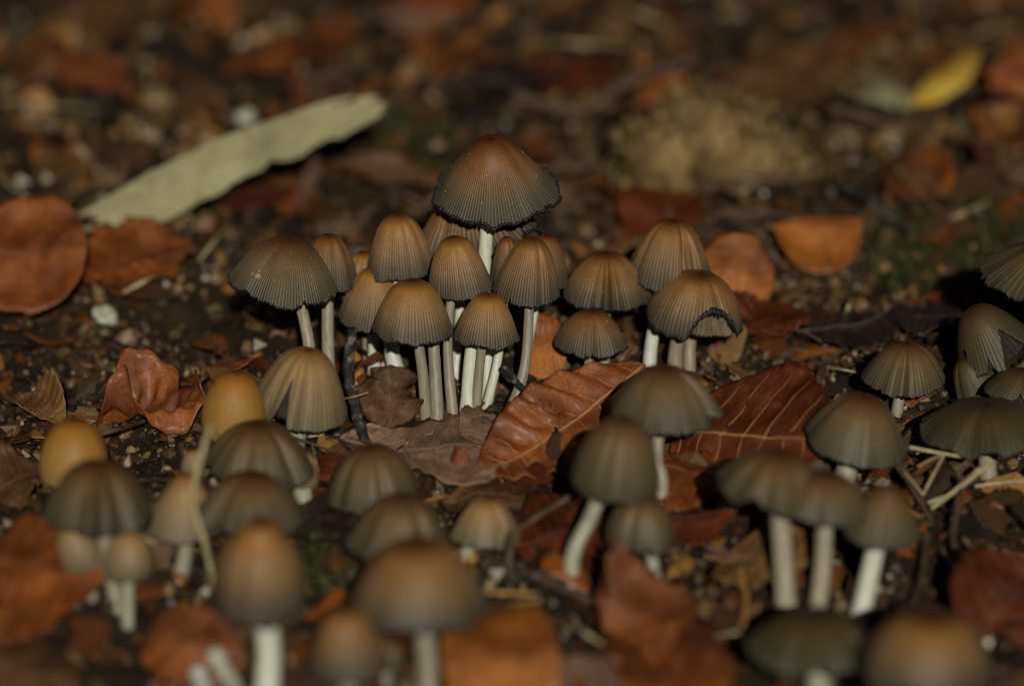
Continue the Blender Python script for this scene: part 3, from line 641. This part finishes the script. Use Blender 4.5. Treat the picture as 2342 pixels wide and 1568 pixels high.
leaf('beech_leaf', 'glossy orange beech leaf with crinkled pleated edge, in front of the clump', (1475, 842, 17), (1092, 1096, 2), 34, 'rust', bank=-14, cr=1.6, fa=4, fb=16, sb=.78, sa=1.0, pleat=2.5, wav=.05, seed=1, veins=8, stalk=0, n=(60, 30), bend=.05)
leaf('beech_leaf', 'wide dark red brown beech leaf with clear pale veins', (1540, 992, 3), (1905, 1010, 12), 44, 'red', bank=34, fa=0, fb=-6, pleat=.25, wav=.03, seed=2, veins=7, n=(60, 30), stalk=4)
leaf('torn_leaf', 'dull pinkish brown torn leaf lying flat at the foot of the clump', (780, 1005, 3), (1180, 1030, 3), 36, 'dull', bank=5, torn=.6, pleat=.25, wav=.08, seed=3, veins=6, vmat=VEIND, stalk=0, n=(60, 30), style='frag')
leaf('torn_leaf', 'brown leaf scrap standing upright against the black twig', (896, 975, 1), (884, 838, 14), 17, 'brown', bank=-8, torn=.6, pleat=.06, cr=3.0, cup=-.4, seed=4, vmat=VEIND, stalk=0, style='round')
leaf('leaf_scrap', 'pinkish brown scrap of leaf next to the twig fork', (1050, 985, 4), (1165, 960, 6), 22, 'dull', bank=4, torn=.4, pleat=.2, seed=5, vmat=VEIND, stalk=0, style='frag')
leaf('leaf', 'large smooth rust orange leaf beside the pale strip leaf', (-70, 588, 14), (200, 580, 16), 38, 'rust', bank=34, style='round', pleat=0, wav=.02, seed=6, stalk=0)
leaf('leaf', 'folded brown orange leaf partly under the pale strip leaf', (170, 640, 2), (440, 545, 8), 36, 'rust', bank=8, fa=14, fb=6, pleat=.35, seed=7, wav=.06, torn=.2)
leaf('leaf_strip', 'long pale olive strip of leaf with ragged lower edge', (190, 500, 7), (838, 234, 33), 22, 'olive', bank=66, style='lance', pleat=0, torn=.45, wav=.03, sa=.55, ts=-1, seed=8, bend=-.04, n=(60, 16), stalk=0)
leaf('leaf', 'bright orange leaf with notched upper edge, resting on dark soil', (1768, 508, 10), (1970, 505, 12), 30, 'orange', bank=42, style='round', pleat=.1, torn=.12, cup=.2, sa=.06, bend=.22, seed=9, stalk=0)
leaf('leaf', 'smooth orange leaf standing behind the torn mushroom cap', (1690, 705, 2), (1680, 538, 17), 20, 'orange', bank=0, style='round', pleat=.2, seed=10, cup=-.25, stalk=0)
leaf('leaf', 'orange leaf glimpsed between the mushroom stems of the clump', (1182, 792, 7), (1298, 788, 8), 17, 'orange', bank=50, style='round', pleat=.2, seed=11, stalk=0)
leaf('leaf', 'glossy blood red leaf under the small plum grey cap', (1180, 1255, 3), (1392, 1185, 6), 42, 'red', bank=6, pleat=.8, torn=.15, seed=12, veins=0)
leaf('leaf', 'brownish orange leaf under the thin knobbly stem', (1500, 1075, 3), (1680, 1100, 3), 34, 'rust', bank=4, style='round', pleat=.3, seed=13, torn=.1, stalk=0)
leaf('leaf', 'red leaf edge with straight pale midrib below the brownish orange leaf', (1680, 1184, 3), (1490, 1180, 2), 36, 'red', bank=2, pleat=.4, seed=14)
leaf('curled_leaf', 'curled glossy brown leaf with scrolled edges beside the ochre egg cap', (225, 938, 3), (485, 955, 3), 24, 'rust', bank=2, cr=3.2, fa=16, fb=14, cup=.5, curl=.45, pleat=.7, wav=.14, torn=.2, seed=15, bend=.10, n=(56, 28), stalk=12)
leaf('curled_leaf', 'small buff leaf rolled at one end on the soil', (48, 905, 3), (138, 955, 4), 13, 'tan', bank=20, cup=.9, pleat=.8, seed=16, stalk=3)
leaf('curled_leaf', 'brown leaf curling over itself near the ochre egg cap base', (-40, 1130, 3), (118, 1080, 5), 26, 'brown', bank=10, cup=.4, pleat=.5, curl=.15, seed=17, torn=.25)
leaf('leaf', 'mottled orange red leaf beneath the cream buttons', (-60, 1290, 3), (232, 1320, 8), 52, 'rust', bank=14, style='round', pleat=.4, torn=.2, seed=18)
leaf('leaf', 'tan orange leaf with pale midrib behind the thick scaly stem', (1655, 1268, 3), (1850, 1300, 6), 34, 'tan', bank=14, pleat=.7, cup=.3, seed=19, stalk=5)
leaf('crumpled_leaf', 'crumpled orange red leaf with pale pink fold', (1380, 1460, 3), (1582, 1360, 12), 34, 'rust', bank=10, fa=24, fb=-6, cup=.2, curl=.22, pleat=1.0, torn=.3, cr=3.0, seed=20)
leaf('leaf', 'plain deep orange leaf curving over behind the straight grey stem', (1010, 1520, 8), (1280, 1500, 10), 40, 'orange', bank=34, style='round', cup=-.5, pleat=.3, seed=21)
leaf('leaf', 'dark red streaked leaf lying below the straw tangle', (2210, 1440, 2), (2440, 1300, 10), 34, 'red', bank=18, pleat=1.2, seed=22)
leaf('leaf', 'brown orange leaf behind the tall orange crowned cap', (372, 1540, 2), (490, 1400, 10), 24, 'rust', bank=10, style='round', pleat=.3, seed=23, cup=-.3)
leaf('leaf', 'dark brown leaf curving below the mottled orange red leaf', (-60, 1500, 4), (170, 1568, 4), 26, 'brown', bank=20, cup=-.4, pleat=.4, seed=24)
leaf('leaf', 'broad orange brown leaf under the crumpled orange red one', (1200, 1590, 2), (1690, 1530, 4), 40, 'rust', bank=10, cup=-.2, pleat=.6, torn=.2, seed=25)
leaf('leaf', 'yellow leaf with whitish tip standing out of the litter', (2085, 238, 3), (2245, 120, 16), 11, 'yellow', bank=32, pleat=.1, cup=-.2, seed=26, stalk=0)
leaf('leaf', 'pale grey green leaf lying next to the yellow leaf', (1950, 215, 3), (2100, 235, 4), 13, 'olive', bank=16, pleat=.3, seed=27)
leaf('leaf', 'dark wet red leaf behind the torn mushroom cap', (1690, 765, 2), (1830, 712, 4), 26, 'red', bank=-2, pleat=.8, seed=28, cup=.3)
leaf('leaf', 'wet dark leaf with bluish sheen beyond the small umbrella cap', (1840, 745, 3), (2080, 705, 6), 38, 'dark', bank=-8, pleat=1.0, seed=29, cup=-.2)
leaf('leaf', 'second wet dark leaf with bluish sheen near the hanging lobes', (2060, 720, 4), (2230, 735, 4), 34, 'dark', bank=-6, pleat=.8, seed=30)
leaf('leaf', 'small red brown leaf beside the large grey green cap', (2130, 680, 3), (2242, 660, 6), 20, 'red', bank=14, pleat=.3, seed=31)
leaf('leaf', 'purplish grey leaf lying flat beyond the tallest mushroom', (1045, 190, 3), (1310, 170, 6), 40, 'dark', bank=-4, pleat=.5, seed=32)
leaf('leaf', 'brown curved leaf strip behind the tallest cap', (765, 378, 5), (1010, 425, 3), 12, 'brown', bank=18, cup=.5, pleat=.4, seed=33, stalk=0)
leaf('leaf', 'broad brown leaf lying beyond the mossy clod', (1655, 200, 4), (1945, 150, 8), 44, 'brown', bank=10, pleat=.8, seed=34)
leaf('leaf', 'small amber leaf glowing above the broad brown leaf', (1935, 100, 3), (2040, 70, 12), 26, 'orange', bank=22, style='round', pleat=.3, seed=35)
leaf('leaf', 'rust coloured leaf leaning next to the yellow leaf', (2268, 170, 8), (2390, 190, 8), 22, 'rust', bank=34, style='round', pleat=.3, seed=36)
leaf('leaf', 'rust leaf pointing up in the litter beyond the pale strip leaf', (548, 110, 2), (640, 150, 8), 26, 'rust', bank=18, pleat=.3, seed=37)
leaf('leaf', 'orange brown leaf far beyond the tallest mushroom in the litter', (920, 10, 4), (1068, 20, 6), 30, 'rust', bank=16, style='round', pleat=.3, seed=38)
leaf('leaf', 'small round orange leaf beyond the tallest mushroom', (1005, 120, 2), (1082, 100, 10), 24, 'orange', bank=30, style='round', pleat=.2, seed=39)
leaf('leaf', 'dark red leaf scrap behind the two lobed cap', (1440, 520, 3), (1600, 450, 6), 30, 'red', bank=10, pleat=.5, torn=.3, seed=40)
leaf('leaf', 'long rusty brown leaf in the far litter', (120, 175, 4), (300, 155, 6), 22, 'rust', bank=20, pleat=.4, seed=41)
leaf('leaf', 'big brown leaf arching at the far end of the litter', (150, 20, 4), (420, -10, 8), 40, 'brown', bank=18, pleat=.4, seed=42)
leaf('leaf', 'reddish leaf in the shadow beyond the tallest cap', (1240, 150, 3), (1400, 190, 3), 36, 'red', bank=2, pleat=.4, seed=43)
leaf('leaf', 'orange leaf scrap tucked against the mossy clod', (1470, 245, 3), (1590, 190, 8), 26, 'orange', bank=14, pleat=.3, torn=.2, seed=44)
leaf('leaf', 'bluish grey leaf tip beside a pale pebble', (-60, 770, 3), (95, 775, 4), 26, 'dark', bank=-10, pleat=.3, seed=45)
leaf('leaf', 'small salmon leaf curl between the mossy clod and the collapsed caps', (2090, 375, 3), (2170, 425, 5), 13, 'orange', bank=20, pleat=.2, seed=46, cup=.6)
leaf('leaf', 'red domed leaf scrap near the upright orange bullet cap', (478, 850, 3), (562, 835, 6), 20, 'rust', bank=20, style='round', cup=-.7, pleat=.2, seed=47, stalk=0)
leaf('leaf', 'dark glossy red leaf roll near the rounded grey cap', (716, 1125, 2), (770, 1030, 5), 16, 'red', bank=0, style='round', cup=-.7, pleat=.3, seed=48, stalk=0)
leaf('leaf', 'narrow glossy orange leaf splinter on the grains below the clump', (1030, 1090, 2), (1052, 1020, 8), 5, 'rust', bank=10, style='lance', cup=-.7, pleat=.2, seed=49, stalk=0)
leaf('leaf', 'dark brown leaf with orange edge below the rounded grey cap', (700, 1160, 3), (860, 1260, 4), 26, 'dark', bank=8, cup=.4, pleat=.5, seed=50, stalk=0)
leaf('leaf', 'brown wet leaf strip under the tip of the orange beech leaf', (1010, 1130, 3), (1300, 1150, 3), 20, 'brown', bank=6, pleat=.4, torn=.2, seed=51, stalk=0)

# ------------------------------------------------------------------ scattered leaf fragments, each its own
def frag_mesh(mat, seed):
    r = np.random.default_rng(seed + 900); nu, nv = 12, 8
    ua, vb = np.linspace(0, 1, nu), np.linspace(-1, 1, nv); U, Vv = np.meshgrid(ua, vb, indexing='ij')
    wd = np.sqrt(np.clip(1 - (2 * ua - 1) ** 2, .02, 1))[:, None]
    ed = 1 + .35 * fbm(np.column_stack([U.ravel() * 4 + seed, np.sign(Vv).ravel()]), 3, seed).reshape(U.shape)
    y = Vv * wd * ed * r.uniform(.3, .5); x = (U - .5) + .10 * fbm(np.column_stack([Vv.ravel() * 2, U.ravel() + seed]), 2, seed).reshape(U.shape)
    z = r.uniform(-.5, .7) * y * y * 1.6 + r.uniform(-.2, .3) * (2 * U - 1) ** 2 * .5 + .05 * fbm(np.column_stack([U.ravel() * 4, Vv.ravel() * 3 + seed]), 3, seed).reshape(U.shape)
    Tp = np.stack([x, y, z], -1).reshape(-1, 3); k = len(Tp); V = np.vstack([Tp, Tp - [0, 0, .022]])
    F1 = grid_faces(nu, nv, False)
    bd = np.r_[np.arange(nv), nv - 1 + nv * np.arange(1, nu), (nu - 1) * nv + np.arange(nv - 2, -1, -1), nv * np.arange(nu - 2, 0, -1)]
    bd2 = np.roll(bd, -1)
    return mesh_np('leaf_fragment', V, [F1[:, ::-1], F1 + k, np.stack([bd, bd2, bd2 + k, bd + k], 1)], LEAFM[mat], True, {'vein': np.zeros(2 * k)})
FR = [(m, frag_mesh(m, i)) for i, m in enumerate(['orange', 'rust', 'rust', 'red', 'red', 'brown', 'brown', 'brown', 'dull', 'dull', 'tan', 'dark', 'dark', 'dark'])]
LM = [('the mossy clod', 1640, 330), ('the pale strip leaf', 520, 400), ('the yellow leaf', 2160, 200), ('the tallest mushroom', 1110, 700), ('the orange beech leaf', 1250, 1010), ('the dark beech leaf', 1720, 960),
      ('the straw tangle', 2180, 1110), ('the ochre egg cap', 170, 1080), ('the thick white stem', 606, 1540), ('the torn mushroom cap', 1600, 790), ('the rust orange leaf', 60, 600), ('the notched orange leaf', 1870, 540), ('the crumpled orange leaf', 1480, 1420),
      ('the red streaked leaf', 2300, 1400), ('the broad low cap', 620, 760), ('the curled glossy leaf', 370, 930), ('the straight grey stem', 960, 1480), ('the thick scaly stem', 1800, 1360), ('the hanging lobes', 2280, 850), ('the crooked stick', 1330, 200),
      ('the far rusty leaf', 200, 160), ('the far round leaf', 1040, 110), ('the plum grey cap', 1470, 1280), ('the pale pebble', 240, 740), ('the broad brown leaf', 1800, 160), ('the wet dark leaf', 2000, 730), ('the pleated grey cap', 240, 1350)]
def beside(u, v): return min(LM, key=lambda q: (q[1] - u) ** 2 + 3 * (q[2] - v) ** 2)[0]
WORDS = {'orange': 'bright orange', 'rust': 'rust coloured', 'red': 'dark red', 'brown': 'brown', 'dull': 'dull pinkish brown', 'tan': 'tan', 'dark': 'blackish wet'}
for i in range(300):
    u, v = rng.uniform(-80, UW + 80), (rng.uniform(-60, 800) if i % 5 < 3 else rng.uniform(780, UH + 80))
    if 830 < u < 1260 and 960 < v < 1110 or 2040 < u < 2290 and 90 < v < 330 or 1740 < u < 2000 and 430 < v < 680: continue
    m, me = FR[rng.integers(len(FR))]
    p = on_ground(u, v); o = obj('leaf_fragment', me)
    L = rng.uniform(.006, .017) * (1.5 if v < 500 else 1.0)
    o.location = (p.x, p.y, p.z + .0015 + L * .08); o.scale = (L, L, L)
    o.rotation_euler = (rng.normal(.15, .3), rng.normal(0, .3), rng.uniform(0, 6.28))
    tag(o, f'small {WORDS[m]} leaf fragment lying loose near {beside(u, v)}', 'leaf fragment', f'{WORDS[m]} leaf fragments')

# ------------------------------------------------------------------ twigs, stalks, straw
def twig(name, label, pts, wpx, mat, cat='twig', group=None, noise_=.18, seed=0, ns=9, flat=1.0, taper=(1, .95, .8), collar=0):
    """pts: (u, v, h mm); wpx: thickness in photo pixels"""
    P = [np.array(on_ground(u, v, h / 1000)) for u, v, h in pts]; s = depth(Vector(P[0])) * K; r0 = wpx * s / 2
    base = P[0].copy(); Q = [p - base for p in P]
    V, F, t = tube(Q, [r0 * x for x in taper], ns, 12 * len(P), flat, noise_, seed, 420)
    o = obj(name, mesh_np(name, V, F, mat, True, {'t': t}), None, base)
    tag(o, label, cat, group); return o
twig('twig', 'black mottled twig leaning upright beside the standing leaf scrap', [(838, 1022, 1), (818, 950, 6), (798, 860, 14), (806, 752, 26)], 27, BARK, noise_=.22, seed=1, ns=14, taper=(1, 1.05, .95, 1.0, .85))
twig('twig', 'stubby purplish black twig pointing up beside the curved stem', [(1238, 928, 1), (1195, 890, 6), (1150, 838, 12)], 24, BARK, noise_=.25, seed=2, taper=(1.3, .9, .75, .85))
twig('stalk', 'thin dry straw fibre crossing the black twig', [(783, 911, 9), (805, 908, 11), (842, 897, 12)], 4, STRAWO, cat='straw', seed=3)
twig('grass_stalk', 'pale bent grass stalk leaning across the grey brown caps', [(492, 1345, 1), (468, 1240, 14), (442, 1140, 24), (462, 1040, 34), (482, 972, 40)], 15, STRAW, cat='grass stalk', seed=4, noise_=.08, taper=(1.1, 1, .9, 1, .5))
twig('twig', 'dark grey twig lying on the soil below the red leaf', [(1085, 1262, 3), (1230, 1320, 4), (1400, 1395, 3)], 26, BARKB, seed=5, noise_=.2)
twig('stalk', 'thin brown stalk slanting over the red leaf', [(1165, 1225, 3), (1230, 1180, 8), (1330, 1118, 12)], 13, BARKB, cat='stalk', seed=6)
twig('stalk', 'short purplish stalk stub standing beside the three lobed pinkish cap', [(1165, 1335, 0), (1163, 1290, 5), (1170, 1215, 11)], 22, BARKB, cat='stalk', seed=7, noise_=.1)
for k, (a, c, bb) in enumerate([((1108, 1352, 4), (1170, 1356, 4), (1222, 1358, 4)), ((1115, 1392, 4), (1170, 1382, 4), (1236, 1372, 4))]):
    twig('pine_needle', 'short ochre dry needle lying near the dark grey twig', [a, c, bb], 11, STRAWO, cat='needle', group='ochre needles near the dark grey twig', seed=8 + k, noise_=.05)
ST = [((2038, 1050, 6), (2078, 1090, 7), (2112, 1132, 5), 12), ((2158, 1042, 8), (2135, 1085, 7), (2112, 1130, 5), 15), ((2262, 1062, 10), (2200, 1110, 8), (2130, 1162, 4), 17),
      ((2240, 1070, 10), (2190, 1120, 7), (2122, 1150, 4), 12), ((2080, 1022, 9), (2140, 1034, 9), (2210, 1046, 8), 12), ((2342, 1100, 6), (2290, 1104, 6), (2230, 1112, 5), 12),
      ((2100, 1066, 8), (2130, 1050, 8), (2150, 1042, 8), 9), ((2205, 1230, 4), (2240, 1285, 4), (2270, 1325, 3), 14), ((2190, 1310, 4), (2225, 1325, 4), (2255, 1350, 3), 13)]
for k, (a, c, bb, w) in enumerate(ST):
    twig('straw', ('pale straw slanting down to the joint of the straw tangle', 'short pale straw leaning against the joint of the tangle', 'thickest pale straw of the tangle, long and slanting', 'thinner straw lying alongside the thickest straw of the tangle', 'pale straw lying level under the black flattened cap', 'pale straw lying level beyond the thick straw of the tangle', 'tiny straw end at the top of the tangle', 'pale dry straw lying steeply on the brown soil below the tangle', 'pale short straw lying nearly level on the brown soil')[k], [a, c, bb], w * .75, STRAW, cat='straw', group='tangle of straw' if k < 7 else 'single straws', seed=20 + k, noise_=.06, flat=.6)
for k, q in enumerate([[(2200, 1090, 8), (2190, 1160, 6), (2180, 1240, 4), (2210, 1340, 2)], [(2120, 1220, 6), (2110, 1300, 4), (2090, 1380, 3)], [(1690, 1300, 6), (1706, 1370, 4), (1690, 1470, 2)]]):
    twig('root_fibre', 'limp brown root fibre trailing over the soil near the straw' if k < 2 else 'limp brown root fibre below the tan orange leaf', q, 16, BARKB if k < 2 else STRAWO, cat='root', seed=40 + k, noise_=.12, group='root fibres' if k < 2 else None)
twig('twig', 'crooked grey brown stick lying beyond the mossy clod', [(1180, 225, 5), (1330, 250, 8), (1430, 190, 12), (1590, 135, 12)], 34, BARKB, seed=50, noise_=.25)
twig('twig', 'dark stick lying beyond the orange notched leaf', [(1920, 420, 4), (2000, 470, 5), (2080, 530, 4)], 22, BARK, seed=51)
twig('twig', 'thin brown twig rising in the far litter above the pale strip leaf', [(880, 250, 3), (960, 180, 8), (1020, 100, 10)], 12, BARKB, seed=52)
twig('stem_stub', 'bright white broken mushroom stem lying beside the tall white stem', [(540, 1575, 2), (510, 1530, 9), (488, 1490, 14)], 40, STEMM['white'], cat='stem', seed=53, noise_=.05)
twig('stem_stub', 'bright white stem butt beside the slanting broken white stem', [(470, 1590, 1), (462, 1560, 5), (452, 1530, 9)], 44, STEMM['white'], cat='stem', seed=54, noise_=.05)
for k in range(95):
    u, v = rng.uniform(-60, UW + 60), rng.uniform(-40, UH + 40); p = on_ground(u, v); a = rng.uniform(0, 3.14); L = rng.uniform(30, 130)
    if 860 < u < 1250 and 930 < v < 1110: continue
    kind = rng.integers(3)
    q = [(u - L * math.cos(a), v - L * .35 * math.sin(a), 2), (u, v + rng.uniform(-6, 6), 4 + rng.uniform(0, 3)), (u + L * math.cos(a), v + L * .35 * math.sin(a), 2)]
    nm = ('twiglet', 'twiglet', 'straw')[kind]
    twig(nm, ('thin dark twiglet lying in litter near ', 'thin brown twiglet lying in litter near ', 'thin bleached straw lying in litter near ')[kind] + beside(u, v), q, rng.uniform(5, 13), (BARK, BARKB, STRAW)[kind],
         cat=('twig', 'twig', 'straw')[kind], group=('dark twiglets', 'brown twiglets', 'loose straws')[kind], seed=60 + k, ns=6)

# ------------------------------------------------------------------ pebbles and clods
def stone(name, label, u, v, wpx, mat, cat, group=None, seed=0, sub=(ICO2, ICO2F), sq=.75, amp=.28):
    p = on_ground(u, v); r = wpx * depth(p) * K / 2; V0, F0 = sub
    V = V0 * (1 + amp * fbm(V0 * 1.7 + seed * 5.1, 3, seed))[:, None] * r * np.array([1, .9, sq])
    o = obj(name, mesh_np(name, V, [F0], mat, True), None, (p.x, p.y, p.z + r * sq * .45))
    o.rotation_euler = (0, 0, seed * 1.7); tag(o, label, cat, group); return o
for k, (u, v, w, m, lab) in enumerate([(240, 735, 68, PEBB, 'round whitish green pebble below the folded brown leaf'), (292, 780, 46, PEBT, 'tan pebble touching the round whitish pebble'), (560, 280, 60, PEBB, 'white stone chip beyond the pale strip leaf'),
        (345, 318, 46, PEBT, 'ochre pebble beyond the middle of the pale strip leaf'), (2035, 320, 52, PEBT, 'cream pebble below the pale grey green leaf'), (2140, 362, 44, PEBB, 'yellowish white crumb of stone past the cream pebble'), (1000, 340, 34, PEBT, 'small tan pebble beside the tallest cap'),
        (1225, 395, 60, PEBT, 'pinkish pebble just beyond the rim of the tallest cap'), (350, 865, 24, PEBB, 'tiny white pebble near the curled glossy leaf'), (470, 865, 20, PEBB, 'tiny white grain behind the curled glossy leaf')]):
    stone('pebble', lab, u, v, w, m, 'pebble', 'pebbles in the litter', seed=k + 1, sub=(ICO3, ICO3F))
for k in range(110):
    u, v = rng.uniform(-60, UW + 60), (rng.uniform(-40, 860) if k % 4 else rng.uniform(860, UH + 40)); w = rng.uniform(16, 52)
    if 840 < u < 1260 and 940 < v < 1110: w = rng.uniform(8, 14)
    t = rng.choice(3, p=[.62, .26, .12])
    stone(('soil_clod', 'gravel_stone', 'gravel_stone')[t], ('small dark clod of soil near ', 'small tan stone in litter near ', 'small whitish stone in litter near ')[t] + beside(u, v), u, v, w * (1, .6, .5)[t], (CLOD, PEBT, PEBB)[t],
          ('clod', 'stone', 'stone')[t], ('soil clods', 'tan stones', 'whitish stones')[t], seed=30 + k, amp=.4)

# mossy clod: lumpy mound with a coat of moss
pm = on_ground(1640, 432); rm = 205 * depth(pm) * K
V = ICO3.copy(); V = V * (1 + .30 * fbm(V * 1.6 + 3, 4, 5) + .16 * fbm(V * 5, 3, 6))[:, None] * rm * np.array([1.05, .72, .92]); V[:, 2] *= 1.12 - .42 * V[:, 0] / rm - .25 * (V[:, 0] / rm) ** 2
MC = simple_mat('mossy_soil', [(0.36, (.05, .032, .012)), (0.5, (.19, .122, .043)), (0.66, (.34, .245, .095))], 110, .7, .3, .9, .0015)
clod = bpy.data.objects.new('mossy_clod', None); COL.objects.link(clod); clod.location = (pm.x, pm.y + rm * .6, pm.z)
tag(clod, 'big yellowish olive mossy clod of earth behind the clump', 'clod')
obj('lump', mesh_np('lump', V, [ICO3F], MC, True), clod)
pos = V[rng.integers(0, len(V), 2600)] * rng.uniform(.98, 1.07, (2600, 1)) + rng.normal(0, .0016, (2600, 3)); pos = pos[(pos[:, 2] > -.004) & (fbm(pos * 160, 3, 4) > -.15)]
c = np.array([[.22, .15, .052], [.36, .26, .10], [.09, .06, .022], [.19, .145, .05]])[rng.integers(0, 4, len(pos))]
Vv, Fv, cc = scatter(OCT, OCTF, pos, rng.uniform(.0005, .0014, len(pos)), .3, c)
tag(obj('moss_grains', mesh_np('moss_grains', Vv, [Fv], MOSS, False, cols=cc), clod), kind='stuff')

# moss carpet beside the large grey green cap
def moss(name, label, u, v, rx, ry, n, pal):
    c = on_ground(u, v); r = np.sqrt(rng.uniform(0, 1, n)); a = rng.uniform(0, 6.28, n)
    xy = np.column_stack([c.x + rx * r * np.cos(a), c.y + ry * r * np.sin(a)]); z = soil_h(xy)
    h = rng.uniform(.002, .005, n); yaw = rng.uniform(0, 6.28, n); w = rng.uniform(.0003, .0007, n)
    d = np.column_stack([np.cos(yaw), np.sin(yaw), 0 * yaw]); e = np.column_stack([-np.sin(yaw), np.cos(yaw), 0 * yaw])
    b0 = np.column_stack([xy, z - .0005]); tip = b0 + np.column_stack([0 * h, 0 * h, h]) + d * (h * .6)[:, None]
    m = b0 * .45 + tip * .55 + np.column_stack([0 * h, 0 * h, h * .2])
    V = np.stack([b0 + e * w[:, None], b0 - e * w[:, None], m + e * w[:, None] * .8, m - e * w[:, None] * .8, tip], 1).reshape(-1, 3)
    F = np.array([[0, 1, 3], [0, 3, 2], [2, 3, 4]])[None] + (np.arange(n) * 5)[:, None, None]
    cc = np.repeat(pal[rng.integers(0, len(pal), n)] * rng.uniform(.7, 1.3, (n, 1)), 5, 0)
    tag(obj(name, mesh_np(name, V, [F.reshape(-1, 3)], MOSS, False, cols=cc)), label, kind='stuff')
GP = np.array([[.034, .042, .011], [.055, .060, .017], [.075, .070, .024]])
moss('moss_carpet', 'low green moss on the soil before the large grey green cap', 2250, 600, .030, .035, 5000, GP)
moss('moss_carpet', 'dark green moss beside the tall orange crowned cap', 745, 1310, .012, .014, 1400, GP * .8)
moss('moss_carpet', 'sparse moss behind the tallest mushroom', 930, 340, .016, .03, 1200, GP * .8)

# crumb of dirt stuck on the broad low cap, a thing of its own
Wc, _ = CAPW[8]; rel = Wc - np.array(CAM); dp = rel @ np.array(FWD)
pu = UW / 2 + (rel @ np.array(RGT)) / dp / K; pv = UH / 2 - (rel @ np.array(UPV)) / dp / K
near_ = np.where(np.hypot(pu - 586, pv - 628) < 6)[0]; pc = Wc[near_[np.argmin(dp[near_])]]
Vs_, Fs_, n0 = [], [], 0
for dx, dz, r_ in ((0, 0, .0009), (.0012, -.0007, .0007), (-.0011, .0006, .0006), (.0004, .0011, .0005), (.0018, .0004, .0004)):
    Vs_.append(ICO2 * (1 + .55 * fbm(ICO2 * 2.3 + dx * 9e3, 3, 3))[:, None] * r_ * [1, .6, .8] + [dx, dz * .3, dz]); Fs_.append(ICO2F + n0); n0 += len(ICO2)
tag(obj('dirt_crumb', mesh_np('dirt_crumb', np.vstack(Vs_), [np.vstack(Fs_)], PEBT, True), None, pc), 'tan crumb of dirt stuck on the broad low dome cap', 'crumb')
